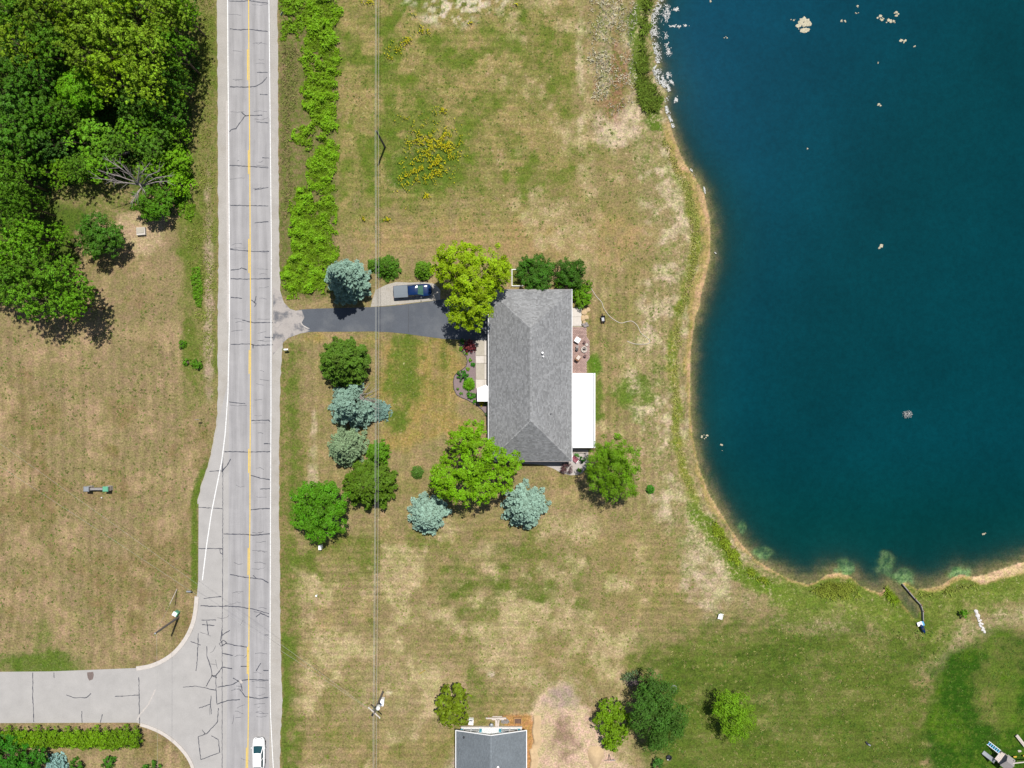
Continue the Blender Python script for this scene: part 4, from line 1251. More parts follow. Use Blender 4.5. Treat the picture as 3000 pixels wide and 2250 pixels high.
# broken spruce: bare limbs and a last green spray on the lawn side
bb = P(1035, 1185, 3.0)
t = thing('fallen_branch', 'bare grey limbs torn from the broken blue spruce', 'branch', P(1085, 1165))
mb = MB(); rg = random.Random(3)
for k in range(16):
    a = rg.uniform(-0.9, 1.1)
    L = rg.uniform(1.8, 3.4)
    st = Vector((-1.4 + rg.uniform(-.3, .3), rg.uniform(-.8, .6), rg.uniform(0.5, 1.6)))
    en = st + Vector((math.cos(a) * L, math.sin(a) * L, rg.uniform(.4, 2.0)))
    md = st.lerp(en, 0.5) + Vector((rg.uniform(-.3, .3), rg.uniform(-.3, .3), 0.25))
    mb.tube([st, md, en], [0.07, 0.05, 0.02], 5)
    for _ in range(4):
        q = md.lerp(en, rg.random())
        mb.tube([q, q + Vector((rg.uniform(-.5, .7), rg.uniform(-.6, .6), rg.uniform(-.1, .3)))], [0.02, 0.006], 4)
mb.build('limb', M['dead_wood'], t)
cm, tm = conifer_mesh('spray', 1.5, 1.7, 61, sprig=0.34, wide=0.5, shape=0.6)
sp = link('spray', cm, t); sp.location = tuple(P(1118, 1205) - P(1085, 1165)); sp.color = (*A(118, 150, 138), 1)
# young evergreens by the gravel pad and shrubs
for (nm, lb, u, v, r_, h, c, sd) in (('yew_shrub', 'rounded dark green evergreen shrub behind the gravel pad', 1136, 783, 38, 2.6, (82, 122, 26), 31),
        ('yew_shrub', 'small green shrub tucked between the tall blue spruce and power lines', 1095, 778, 19, 1.4, (88, 126, 30), 32),
        ('young_pine', 'small spiky green pine behind the blue pickup', 1240, 792, 28, 2.8, (98, 138, 26), 33),
        ('juniper_shrub', 'small round juniper alone on the lawn beside the front maple', 1222, 1384, 18, 1.3, (84, 118, 40), 34)):
    conifer(nm, lb, u, v, r_, h, c, sd, 'shrub', sprig=0.26, wide=0.4, shape=0.55, dens=1.6)
broadleaf('lilac_shrub', 'large glossy dark green shrub against the north wall of the house', 'shrub', [(1570,775,34,1.9),(1545,805,34,2),(1590,815,36,2.2),(1570,830,34,1.9),(1540,775,26,1.6),(1605,785,26,1.7)], 3.4, (70, 116, 26), 0.2, 41, 1.0, aspect=0.7, clump=0.26)
broadleaf('lilac_shrub', 'upright dark green shrub at the north east house corner', 'shrub', [(1660,790,36,2.4),(1690,790,28,2),(1650,815,28,2),(1680,820,34,2.1)], 3.8, (64, 106, 20), 0.2, 42, 1.0, clump=0.26)
broadleaf('forsythia_shrub', 'bright green mounded shrub beside the east wall of the house', 'shrub', [(1690,850,26,1.2),(1712,862,26,1.2),(1700,880,26,1.0),(1722,835,16,.8),(1640,830,16,1.0)], 2.2, (100, 146, 16), 0.2, 43, 1.0, clump=0.26)
broadleaf('catalpa_tree', 'young olive green tree with large leaves at the second house corner', 'tree', [(1325,2040,36,4.4),(1300,2065,30,4),(1350,2060,32,4.2),(1320,2095,34,4.2),(1350,2105,24,3.8),(1340,2015,14,5)], 6, (112, 132, 20), 0.5, 44, 0.9, aspect=0.7, clump=0.34)
broadleaf('oak_tree', 'tall dark blue green tree on the green south lawn', 'tree', [(1905,2010,44,6),(1935,2040,56,7),(1890,2060,48,6.6),(1960,2085,52,6.8),(1915,2110,58,7.2),(1960,2140,46,6.4),(1925,2165,44,6),(1880,2110,38,6)], 10, (72, 112, 34), 0.26, 45, 1.0, aspect=0.5, clump=0.3)
broadleaf('willow_tree', 'leaning bright green willow alone on the south lawn', 'tree', [(2130,2060,40,4.4),(2165,2070,40,4.6),(2140,2105,44,5),(2180,2110,38,4.4),(2150,2145,34,4),(2110,2085,24,3.8)], 6.6, (116, 158, 24), 0.42, 46, 2.2, aspect=0.2, clump=0.36, align=(0.6, -0.7, -0.25))
broadleaf('dogwood_shrub', 'wide lime green shrub beside the sandy building site', 'shrub', [(1790,2085,38,2.4),(1770,2115,36,2.4),(1820,2115,38,2.6),(1785,2150,38,2.4),(1815,2150,30,2.2),(1790,2180,26,1.8)], 3.6, (110, 146, 14), 0.26, 47, 1.0)
conifer('juniper_shrub', 'round juniper ball alone on the back lawn', 1905, 1434, 12, 0.8, (72, 128, 30), 48, 'shrub', sprig=0.2, wide=0.5, shape=0.4, dens=2.0)
t = thing('dead_shrub', 'grey leafless shrub beside the dark south lawn tree', 'shrub', P(1850, 1992))
mb = MB(); rg = random.Random(8)
for k in range(90):
    a, L = rg.uniform(0, 6.28), rg.uniform(0.5, 1.5)
    st = Vector((rg.uniform(-.5, .5), rg.uniform(-.4, .4), 0))
    en = st + Vector((math.cos(a) * L, math.sin(a) * L * 0.8, rg.uniform(0.3, 1.2)))
    mb.tube([st, st.lerp(en, .5) + Vector((0, 0, .15)), en], [0.035, 0.022, 0.008], 4)
mb.build('twigs', plain('grey_twig', A(142, 126, 128), 0.9, 0.2, 6), t)
c = link('leaves', crown_mesh('leaves', [(-0.7, 0.5, 0.5, 0.9, 0.8, 0.5), (0.5, 0.9, .5, .6, .6, .4)], 0.2, 9, 0.5), t)
c.color = (*A(96, 122, 78), 1)
broadleaf('young_shrub', 'small bright shrub near the row of white stones', 'shrub', [(2826,1798,13,.8)], 1.5, (92, 150, 20), 0.2, 51, 1.4)
broadleaf('young_shrub', 'small dark shrub south of the dark lawn tree', 'shrub', [(1925,2238,20,.8)], 1.4, (70, 116, 40), 0.22, 52, 1.0)
for u, v, r_, lb, sd in ((534,1008,13,'round green shrub alone on the verge edge across from the driveway', 53), (546,1060,12,'small green shrub paired with a wider one on the verge edge',54), (578,1068,17,'low wider green shrub growing in the verge grass',55)):
    broadleaf('verge_shrub', lb, 'shrub', [(u, v, r_, .35)], 0.9, (88, 140, 20), 0.2, sd, 1.1)

# --- roadside wood: five built trees, copied with their own size, turn and colour
variants = []
for k in range(5):
    rg = random.Random(100 + k)
    lobes = [(0, 0, 8.6, 2.6, 2.6, 2.4)]
    for j in range(13):
        a = j * 0.785 + rg.uniform(-.4, .4)
        d_ = rg.uniform(1.4, 3.4)
        rr = rg.uniform(0.7, 1.5)
        lobes.append((math.cos(a) * d_, math.sin(a) * d_, rg.uniform(3.6, 9.4), rr, rr, rr * 0.8))
    lobes[0] = (0, 0, 8.8, 1.7, 1.7, 1.6)
    variants.append((crown_mesh('crown', lobes, 0.27, 200 + k, 0.8, 0.7, 0.22, None, 1.1), trunk_mesh('trunk', 7.6, 0.2, [(l[0] * .85, l[1] * .85, l[2]) for l in lobes], 300 + k)))
OL, GR, DK, BR = (126, 158, 30), (100, 148, 26), (72, 116, 24), (116, 166, 16)
WOOD = [(30,40,70,14,GR),(120,30,75,15,OL),(215,40,70,16,OL),(300,60,75,17,OL),(390,40,80,17,OL),(480,50,75,16,OL),(543,40,46,13,BR),(60,130,75,14,OL),(150,140,70,14,GR),(250,150,70,16,OL),(350,140,80,17,OL),(440,150,85,17,OL),(518,150,58,14,GR),(30,230,70,12,DK),(110,220,65,12,DK),(350,235,70,15,OL),(440,250,75,15,OL),(508,240,52,12,DK),(60,330,80,12,DK),(150,335,60,11,DK),(205,325,50,9,GR),(400,310,60,11,GR),(480,320,66,10,DK),(50,430,88,12,DK),(150,420,60,8,DK),(270,410,62,8,GR),(330,435,55,7,GR),(405,390,55,9,GR),(450,425,50,8,GR),(512,405,42,5,BR),(175,505,42,6,BR),(232,492,48,7,GR),(300,482,55,7,GR),(465,478,48,6,BR),(515,472,40,5,BR),(528,540,34,4,BR),(45,520,68,13,GR),(25,600,70,14,GR),(72,600,48,13,GR),(128,700,50,13,GR),(50,715,80,15,GR),(110,790,74,15,GR),(195,830,66,14,GR),(225,890,52,13,GR),(120,880,62,13,GR),(25,830,60,14,GR),(-60,180,80,15,OL),(-60,420,80,14,DK),(-70,760,80,15,GR),(160,-60,80,15,OL),(340,-60,80,16,OL),(490,-60,70,15,OL)]
LBL = {OL: 'olive green broadleaf tree in the wood across the road', GR: 'mid green leafy tree in the wood across the road', DK: 'dark green tree in the shade of the wood across the road', BR: 'bright green small tree on the roadside rim of the wood'}
OWN = {(225, 890): 'mid green tree of the wood reaching farthest over the dry lawn', (195, 830): 'mid green tree at the wood corner beside the dense rounded tree',
       (175, 505): 'bright green low tree at the wood side of the clearing', (232, 492): 'mid green low tree behind the bright one at the clearing',
       (300, 482): 'mid green low tree under the long left limbs of the dead tree', (528, 540): 'bright green bush between the dead tree and the verge',
       (543, 40): 'bright green tree of the wood overhanging the verge grass', (465, 478): 'bright green low tree just behind the dead tree',
       (518, 150): 'mid green tree of the wood shading the road verge', (508, 240): 'dark green tree of the wood throwing shade on the verge',
       (128, 700): 'mid green tree of the wood facing the dense rounded tree', (72, 600): 'mid green tree at the end of the clearing',
       (205, 325): 'mid green tree half hidden beside the vivid round tree', (515, 472): 'bright green low tree at the verge behind the dead tree'}
rg = random.Random(77)
for k, (u, v, r_, h, c) in enumerate(WOOD):
    zc = h * 0.62
    b = P(u, v, zc)
    nm_, lb_w, ct_ = 'woodland_tree', OWN.get((u, v), LBL[c]), 'tree'
    t = thing(nm_, lb_w, ct_, (b.x, b.y, 0), rg.uniform(0, 6.28), 'trees of the wood across the road')
    cm, tm = variants[k % 5]
    sc = r_ * S * (1 - zc / H) / 3.9
    for nm, me_ in (('trunk', tm), ('crown', cm)):
        o = link(nm, me_, t)
        o.scale = (sc, sc, h / 11.0)
        if nm == 'crown':
            j = rg.uniform(0.88, 1.14)
            o.color = (*A(c[0] * j, c[1] * j, c[2] * rg.uniform(.8, 1.3)), 1)
broadleaf('woodland_tree', 'vivid green round tree in a gap of the wood', 'tree', [(235,262,54,8),(205,245,36,7),(270,250,38,7),(205,285,38,7),(270,290,40,7),(235,222,34,7)], 10.5, (104, 158, 12), 0.26, 401, 1.0)
broadleaf('woodland_tree', 'dense rounded tree standing clear of the wood edge by the lawn', 'tree', [(285,668,44,4.6),(258,690,40,4.2),(320,690,42,4.4),(285,715,44,4.4),(325,720,34,3.8),(265,655,30,4)], 7, (74, 118, 26), 0.26, 402, 1.0)
broadleaf('woodland_tree', 'low bright green tree growing under the dead grey branches', 'tree', [(447,585,44,3.6),(420,600,36,3.2),(475,605,38,3.2),(445,625,34,3),(480,575,30,3)], 5.4, (84, 132, 18), 0.26, 403, 1.0)

t = thing('dead_tree', 'leafless silver grey dead tree spreading over the clearing', 'tree', P(452, 562))
b0 = P(452, 562)
mb = MB(); rg = random.Random(21)
mb.tube([(0, 0, -0.1), (-0.1, .1, 3), (-.35, .25, 5.2)], [0.22, 0.17, 0.12], 8)
for (u, v, z, sz_) in ((265,520,8.2,3.2),(290,500,8.6,4.6),(300,458,8.4,4.2),(345,470,8.8,4.8),(370,490,8.6,5),(330,535,7.2,4.2),(440,475,7.4,4.8),(408,480,8,5),(470,500,6.6,4),(512,512,6.2,3.6),(500,530,5.4,3.4),(383,594,5.6,3.4),(400,575,5,3.2),(425,560,6.5,4.5)):
    e_ = P(u, v, z) - b0
    st = Vector((-0.06 * sz_, 0.04 * sz_, sz_))
    md = st.lerp(e_, 0.5) + Vector((rg.uniform(-.3, .3), rg.uniform(-.3, .3), rg.uniform(0, .4)))
    mb.tube([st, md, e_], [0.10, 0.07, 0.02], 6)
    for _ in range(7):
        q = st.lerp(md, rg.uniform(.5, 1)).lerp(e_, rg.uniform(0, .9))
        dd_ = (e_ - st).normalized()
        e2 = q + (dd_ + Vector((rg.uniform(-.9, .9), rg.uniform(-.9, .9), rg.uniform(-.3, .5)))) * rg.uniform(.5, 1.3)
        mb.tube([q, q.lerp(e2, .5) + Vector((0, 0, .08)), e2], [0.035, 0.025, 0.008], 4)
mb.build('branches', M['dead_wood'], t)

# ------------------------------------------------------------------ low growth nobody could count
def sample(poly, n, rg):
    xs = np.array([p[0] for p in poly]); ys = np.array([p[1] for p in poly])
    out = np.zeros((0, 2))
    while len(out) < n:
        p = np.stack([rg.uniform(xs.min(), xs.max(), n * 2), rg.uniform(ys.min(), ys.max(), n * 2)], 1)
        out = np.concatenate([out, p[inside(poly, p[:, 0], p[:, 1])]])
    return out[:n]
def leaf_field(name, label, poly, n, size, hmax, color, seed, hole=0.0, sc=26, aspect=0.6, edge=34):
    rg = np.random.RandomState(seed)
    p = sample(poly, n, rg)
    f = fbm(p[:, 0], p[:, 1], sc, seed + 5, 3)
    ed = np.clip(sdist(poly, p[:, 0], p[:, 1]) / edge, 0, 1)
    f2 = fbm(p[:, 0], p[:, 1], sc * 0.4, seed + 9, 3)
    k = np.clip(ed * 1.3 + (f - hole) * 3.0 + (f2 - 0.5) * 1.6 - 0.35, 0, 1) > rg.rand(len(p))
    p, f, ed, f2 = p[k], f[k], ed[k], f2[k]
    top = hmax * np.clip((f2 - 0.3) * 2.2, 0.1, 1.2) * (0.3 + 0.7 * ed)
    z = top * rg.uniform(0.3, 1.0, len(p)) ** 0.5 + 0.03
    cen = np.stack([(p[:, 0] - 1500) * S, (1125 - p[:, 1]) * S, z + np.interp(p[:, 0], [0, 1], [0, 0])], 1)
    nr = rg.normal(size=(len(p), 3)) * 0.5 + np.array([0, 0, 1.0])
    v, q = leaf_quads(cen, nr, np.full(len(p), size), rg, aspect)
    t_ = np.clip(0.15 + 0.9 * (f2 - 0.25) + rg.uniform(-.25, .3, len(p)), 0, 1)
    o = link(name, np_mesh(name, v, q, M['leaf'], {'tint': ('FACE', 'FLOAT', t_)}))
    o.color = (*A(*color), 1)
    return tag(o, label, None, None, 'stuff')
leaf_field('weeds', 'dense bright green weeds between the gravel shoulder and the meadow', [(880,-20),(1012,-40),(1006,120),(998,250),(990,330),(998,420),(985,560),(905,560),(890,470),(850,430),(850,390),(885,360),(880,290),(868,200),(885,120),(860,60)], 40000, 0.28, 1.2, (122, 164, 20), 501, 0.52, 44)
leaf_field('weeds', 'dense bright green weeds running on to the tall blue spruce', [(860,540),(930,520),(1000,550),(988,640),(996,740),(972,860),(900,878),(828,876),(820,800),(838,740),(832,660)], 34000, 0.28, 1.3, (122, 166, 20), 502, 0.5, 44)
leaf_field('weeds', 'patchy green weeds hugging the gravel shoulder beside the sign post', [(815,-20),(905,-20),(900,60),(880,120),(822,120)], 4500, 0.26, 0.8, (116, 156, 20), 503, 0.5)
leaf_field('undergrowth', 'tangled green undergrowth on the wood floor', [(-150,-150),(585,-150),(588,220),(560,380),(545,470),(560,600),(500,650),(470,560),(330,520),(240,560),(180,540),(100,640),(-150,700)], 34000, 0.34, 1.6, (60, 108, 26), 504, 0.4, 50)
leaf_field('undergrowth', 'sunlit yellow green brush along the road rim of the wood', [(480,500),(540,420),(570,470),(565,560),(560,640),(530,640),(510,600),(500,540)], 6500, 0.26, 1.3, (104, 152, 18), 505, 0.35, 26)
leaf_field('weeds', 'narrow green weed patch in the verge across from the blue spruce', [(562,785),(590,780),(596,850),(592,900),(580,905),(566,870),(558,820)], 3600, 0.2, 0.5, (100, 146, 24), 506, 0.4, 14, 0.6, 6)
leaf_field('weeds', 'thin yellow green weeds beside the overgrown verge bend', [(545,590),(575,600),(565,655),(540,640)], 1300, 0.22, 0.6, (110, 150, 24), 507, 0.4, 14, 0.6, 6)

def blades(name, label, poly, n, h, color, seed, width=0.05, lean=0.5, hole=0.0, sc=20):
    """upright grass blades as bent slivers"""
    rg = np.random.RandomState(seed)
    p = sample(poly, n, rg)
    f = fbm(p[:, 0], p[:, 1], sc, seed + 3, 3)
    ed = np.clip(sdist(poly, p[:, 0], p[:, 1]) / 14, 0, 1)
    k = np.clip(ed * 1.2 + (f - hole) * 3.5 - 0.45, 0, 1) > rg.rand(len(p))
    p, f = p[k], f[k]
    n = len(p)
    zg = np.array([ground_z(a, b) for a, b in p])
    base = np.stack([(p[:, 0] - 1500) * S, (1125 - p[:, 1]) * S, np.maximum(zg, WATER_Z - .3)], 1)
    hh = h * rg.uniform(0.5, 1.2, n)[:, None]
    a = rg.uniform(0, 6.28, n)
    dr_ = np.stack([np.cos(a), np.sin(a), np.zeros(n)], 1)
    sd = np.stack([-np.sin(a), np.cos(a), np.zeros(n)], 1) * width * rg.uniform(.6, 1.4, (n, 1))
    up = np.array([0, 0, 1.0])
    tip = base + up * hh + dr_ * hh * lean * rg.uniform(.4, 1.6, (n, 1))
    mid = base + up * hh * 0.55 + dr_ * hh * lean * 0.35
    v = np.stack([base, mid + sd, tip, mid - sd], 1).reshape(-1, 3)
    o = link(name, np_mesh(name, v, np.arange(4 * n).reshape(n, 4), M['leaf'], {'tint': ('FACE', 'FLOAT', np.clip(f + rg.uniform(-.5, .5, n), 0, 1))}))
    o.color = (*A(*color), 1)
    return tag(o, label, None, None, 'stuff')
blades('reeds', 'green reeds lining the upper lake shore', [(1880,-20),(1925,-20),(1905,60),(1895,120),(1910,160),(1905,200),(1925,250),(1942,290),(1935,320),(1895,345),(1868,300),(1862,200),(1875,100)], 6500, 0.8, (112, 132, 46), 511, 0.06, 0.9, 0.5)
blades('reeds', 'yellow green reeds on the south west bank of the lake', [(2078,1500),(2110,1535),(2140,1590),(2180,1640),(2230,1680),(2262,1700),(2258,1722),(2210,1700),(2160,1660),(2110,1610),(2082,1560)], 3400, 0.5, (140, 156, 44), 512, 0.05, 0.9, 0.5)
blades('reeds', 'rusty green reed bed on the south shore promontory', [(2375,1722),(2430,1700),(2490,1702),(2520,1728),(2515,1755),(2440,1758),(2390,1745)], 2600, 0.6, (140, 150, 56), 513, 0.05, 0.9, 0.46)
blades('reeds', 'small reed clump beside the muddy inlet', [(2598,1722),(2622,1740),(2642,1765),(2620,1768),(2598,1750)], 1100, 0.6, (130, 154, 36), 514, 0.05, 0.9, 0.4)
blades('reeds', 'low olive reeds along the south shore east of the inlet', [(2690,1738),(2740,1732),(2790,1712),(2850,1702),(2880,1700),(2870,1722),(2790,1740),(2700,1755)], 1500, 0.45, (140, 150, 64), 515, 0.05, 0.9, 0.5)
blades('grass', 'ragged tall grass on the low west lake bank', [(1945,350),(1960,400),(1990,470),(2035,540),(2050,620),(2052,760),(2030,860),(2005,960),(1995,1100),(1998,1250),(2015,1380),(2060,1480),(2040,1490),(1990,1390),(1968,1260),(1965,1100),(1975,950),(2005,840),(2020,700),(2010,580),(1950,470),(1925,380)], 7000, 0.28, (160, 160, 82), 516, 0.045, 0.9, 0.5, 30)
blades('dry_stalks', 'silvery dry weed stalks above the upper lake shore', [(1715,-10),(1880,-10),(1865,120),(1865,310),(1800,350),(1735,300),(1715,150)], 2300, 0.45, (196, 190, 168), 517, 0.045, 0.9, 0.5, 34)
blades('grass', 'coarse green grass on the verge between wood and road', [(560,-20),(632,-20),(634,500),(634,1080),(600,1060),(560,900),(540,700),(570,560),(565,300)], 9000, 0.26, (140, 150, 64), 518, 0.045, 0.9, 0.5, 30)
blades('grass', 'coarse straw and green grass on the house side of the road', [(822,120),(875,130),(880,250),(855,400),(865,560),(840,660),(825,700)], 2600, 0.3, (140, 140, 80), 519, 0.045, 0.9, 0.46, 20)

def tufts(name, label, poly, n, color, seed, r=0.22, h=0.14):
    rg = np.random.RandomState(seed)
    p = sample(poly, n, rg)
    f = fbm(p[:, 0], p[:, 1], 60, seed + 1, 3)
    p = p[(f > 0.42) & (rg.rand(n) < 0.9)]
    m = 9
    c = np.repeat(p, m, 0)
    rr = np.repeat(rg.uniform(.4, 1.3, len(p)), m) * r
    a = rg.uniform(0, 6.28, len(c)); q_ = np.sqrt(rg.rand(len(c))) * rr
    cen = np.stack([(c[:, 0] - 1500) * S + np.cos(a) * q_, (1125 - c[:, 1]) * S + np.sin(a) * q_, rg.uniform(.02, h * .7, len(c))], 1)
    v, q = leaf_quads(cen, rg.normal(size=(len(c), 3)) * .5 + np.array([0, 0, 1.]), np.full(len(c), .2), rg, .35)
    t_ = np.repeat(rg.uniform(.15, .7, len(p)), m) + rg.uniform(0, .3, len(c))
    o = link(name, np_mesh(name, v, q, M['leaf'], {'tint': ('FACE', 'FLOAT', t_)}))
    o.color = (*A(*color), 1)
    return tag(o, label, None, None, 'stuff')
tufts('lawn_weeds', 'scattered green weed tufts in the dry field across the road', [(-60,900),(250,1000),(420,800),(520,800),(530,1000),(620,1100),(630,1240),(570,1460),(570,1740),(400,1940),(-60,1950)], 1700, (104, 126, 48), 701)
tufts('lawn_weeds', 'scattered green weed tufts in the dry lawn around the house', [(830,1020),(1000,1640),(1640,1460),(1900,1480),(2050,1700),(1900,1900),(1500,2050),(1200,2000),(1000,2240),(840,2240)], 1500, (118, 138, 48), 702)
tufts('lawn_weeds', 'scattered green tufts in the meadow north of the house', [(1010,10),(1680,10),(1760,300),(1900,500),(1980,800),(1900,1300),(1760,1250),(1760,700),(1010,690)], 1800, (116, 136, 54), 703)
tufts('lawn_weeds', 'scattered straw coloured tufts in the south lawn', [(1950,1900),(2250,1830),(2700,1860),(2720,2260),(1980,2260)], 700, (156, 150, 92), 704, .26)
tufts('lawn_weeds', 'dark green grass tufts in the south lawn', [(1950,1900),(2250,1830),(2990,1860),(2990,2260),(1980,2260)], 1600, (92, 122, 42), 705, .26)

# yellow wildflowers in the meadow
def flowers():
    rg = np.random.RandomState(61)
    pts = []
    for (cu, cv, su, sv, n) in ((1245,420,34,40,750),(1300,450,36,34,800),(1265,495,36,22,600),(1225,500,30,20,350),(1310,410,22,20,200),(1195,530,28,16,220),(1250,575,8,6,60),(1198,613,6,4,40),(1135,645,6,4,40),(1065,644,6,4,40),(1165,140,20,16,60),(1245,90,14,12,90),(1195,120,10,10,60),(1150,160,14,10,80),(1085,5,20,8,80),(1210,50,6,4,30),(1380,72,5,4,20),(1290,325,14,8,70),(1170,350,18,8,40),(1515,15,6,4,20)):
        pts.append(np.stack([rg.normal(cu, su * 0.8, n), rg.normal(cv, sv * 0.8, n)], 1))
    p = np.concatenate(pts)
    p = p[fbm(p[:, 0], p[:, 1], 12, 71, 3) > 0.5]
    cen = np.stack([(p[:, 0] - 1500) * S, (1125 - p[:, 1]) * S, rg.uniform(.25, .6, len(p))], 1)
    v, q = leaf_quads(cen, rg.normal(size=(len(p), 3)) * .3 + np.array([0, 0, 1.]), np.full(len(p), 0.17), rg, 0.8)
    o = link('wildflowers', np_mesh('wildflowers', v, q, M['leaf'], {'tint': ('FACE', 'FLOAT', rg.uniform(0.2, .7, len(p)))}))
    o.color = (*A(196, 186, 8), 1)
    tag(o, 'yellow wildflowers spread over the meadow east of the utility pole', None, None, 'stuff')
    p2 = p[rg.rand(len(p)) < 0.8] + rg.normal(size=(int(1e9) if False else 1, 2)) * 2
    cen = np.stack([(p2[:, 0] - 1500) * S, (1125 - p2[:, 1]) * S, rg.uniform(.05, .3, len(p2))], 1)
    v, q = leaf_quads(cen, rg.normal(size=(len(p2), 3)) * .5 + np.array([0, 0, 1.]), np.full(len(p2), 0.28), rg, 0.5)
    o = link('wildflower_leaves', np_mesh('wildflower_leaves', v, q, M['leaf'], {'tint': ('FACE', 'FLOAT', rg.uniform(0., .7, len(p2)))}))
    o.color = (*A(96, 130, 30), 1)
    tag(o, 'green foliage beneath the yellow wildflowers', None, None, 'stuff')
flowers()

# ------------------------------------------------------------------ hedge and the planting below it
hm = [crown_mesh('crown', [(0, 0, 1.3, .8, 1.5, 1.2), (0, .55, 1.6, .7, .8, .9), (0, -.6, 1.6, .7, .8, .9), (0, 0, 2.1, .6, 1.1, .6)], 0.2, 600 + k, 1.0, 0.5, 0.26) for k in range(3)]
htm = trunk_mesh('trunk', 1.6, 0.07, [(0, .6, 1.6), (0, -.6, 1.6)], 3)
rg = random.Random(4)
for k in range(15):
    u = 394 - k * 29
    vv = 2166 + rg.uniform(-2, 2)
    b = P(u, vv, 1.6)
    lb = 'clipped bright green arborvitae within the roadside hedge' if 0 < k < 14 else ('end arborvitae of the roadside hedge beside the curved kerb' if k == 0 else 'clipped bright green arborvitae within the roadside hedge')
    t = thing('hedge_shrub', lb, 'hedge', (b.x, b.y, 0), rg.choice((0, math.pi)), 'arborvitae of the roadside hedge')
    link('trunk', htm, t)
    c = link('crown', hm[k % 3], t)
    c.scale = (1.05, rg.uniform(.95, 1.06), rg.uniform(.9, 1.08))
    j = rg.uniform(.93, 1.07)
    c.color = (*A(112 * j, 152 * j, 12), 1)
broadleaf('lilac_shrub', 'big dark green bush crowding the far end of the hedge', 'shrub', [(20,2210,52,3),(80,2230,46,2.6),(120,2215,28,2),(50,2260,50,3),(0,2180,30,2.4)], 4.4, (60, 126, 20), 0.26, 611, 1.0)
conifer('blue_spruce', 'little blue spruce behind the roadside hedge', 162, 2242, 38, 3, (132, 168, 160), 612, sprig=0.3, wide=0.5)
for u, v, r_, lb, sd in ((228,2246,24,'round green bush between the little spruce and the hedge gap',613),(318,2232,21,'square cut green bush behind the hedge end',614),(424,2252,14,'small dark green bush nearest the curved kerb',615),(452,2252,20,'rounded green bush inside the curved kerb',616)):
    broadleaf('garden_bush', lb, 'shrub', [(u, v, r_, .7)], 1.4, (72, 126, 26), 0.2, sd, 1.2)

# ------------------------------------------------------------------ beds round the house
bed = [(1346,1000),(1346,1024),(1358,1035),(1366,1045),(1369,1060),(1365,1074),(1352,1084),(1340,1091),(1331,1102),(1328,1118),(1330,1140),(1337,1156),(1352,1165),(1370,1172),(1384,1180),(1396,1188),(1410,1198),(1420,1210),(1425,1222),(1425,1245),(1440,1250),(1440,1130),(1394,1130),(1394,998)]
tag(MB().sheet(xy(bed), 0.0085).build('mulch_bed', M['mulch']), 'curving mulched flower bed in front of the house', None, None, 'structure')
edge = [P(u, v) for u, v in bed[1:20]]
tag(MB().tube([(p.x, p.y, 0.05) for p in edge], 0.05, 6).build('bed_edging', M['dark']), 'thin dark edging strip curving round the mulched flower bed', 'edging')
bed2 = [(1500,1345),(1530,1358),(1590,1362),(1620,1372),(1645,1386),(1670,1392),(1690,1392),(1706,1386),(1716,1370),(1726,1350),(1722,1318),(1676,1312),(1500,1340)]
tag(MB().sheet(xy(bed2), 0.0085).build('gravel_bed', M['gravel_bed']), 'pale gravel bed rounding the south east house corner', None, None, 'structure')
broadleaf('barberry_shrub', 'dark red barberry where the driveway meets the front path', 'shrub', [(1375,1012,16,.7),(1367,1020,12,.6),(1384,1018,13,.6)], 1.4, (116, 48, 52), 0.15, 621, 1.2)
broadleaf('barberry_shrub', 'purple brown spiky shrub on the gravel bed', 'shrub', [(1660,1372,18,.7),(1652,1378,12,.6)], 1.4, (104, 72, 74), 0.18, 622, 0.9, aspect=0.3)
for u, v, r_, c, lb, sd in ((1351,1021,7,(104,156,24),'small lime plant beside the red barberry',623),(1364,1035,7,(112,164,30),'small lime mound just below the red barberry',624),(1377,1054,6,(104,158,24),'small green tuft alone in the mulch below the lime mounds',625),(1387,1068,7,(60,136,30),'dark green mound touching the front path',626),(1370,1081,6,(128,172,30),'yellow green tuft at the waist of the mulched bed',627),(1356,1098,17,(62,120,32),'spreading dark green perennial on the mulched bed bulge',628),(1341,1139,4,(90,140,40),'tiny seedling tuft on the bare mulch bulge',629),(1351,1152,5,(90,145,34),'small tuft near the lower mulch edge',630),(1378,1158,11,(72,140,24),'low green mound below the fountain grass',631),(1388,1160,8,(72,130,30),'green mound against the entrance canopy',632),(1392,1177,7,(80,150,24),'green clump at the canopy corner',633),(1411,1183,8,(206,196,30),'bright yellow flowering plant below the entrance canopy',634),(1423,1183,5,(90,150,30),'small green plant next to the yellow flowers',635),(1427,1214,6,(52,110,40),'dark hosta against the front wall',636),(1355,1001,9,(60,112,30),'shaded green plant at the driveway end of the bed',637),(1705,1347,9,(44,100,26),'tight round evergreen ball on the gravel bed',638),(1697,1378,7,(110,160,40),'pale green perennial at the gravel bed rim',639),(1690,1334,8,(90,150,60),'soft green perennial beside the red bench',640)):
    broadleaf('bed_plant', lb, 'plant', [(u, v, r_, .22)], 0.6, c, 0.13, sd, 1.5, trunk=0.02)
conifer('fountain_grass', 'tall mounded fountain grass in the middle of the mulched bed', 1374, 1126, 18, 1.1, (104, 156, 20), 641, 'plant', sprig=0.4, wide=0.14, shape=0.35, dens=2.5, zc=0.4)

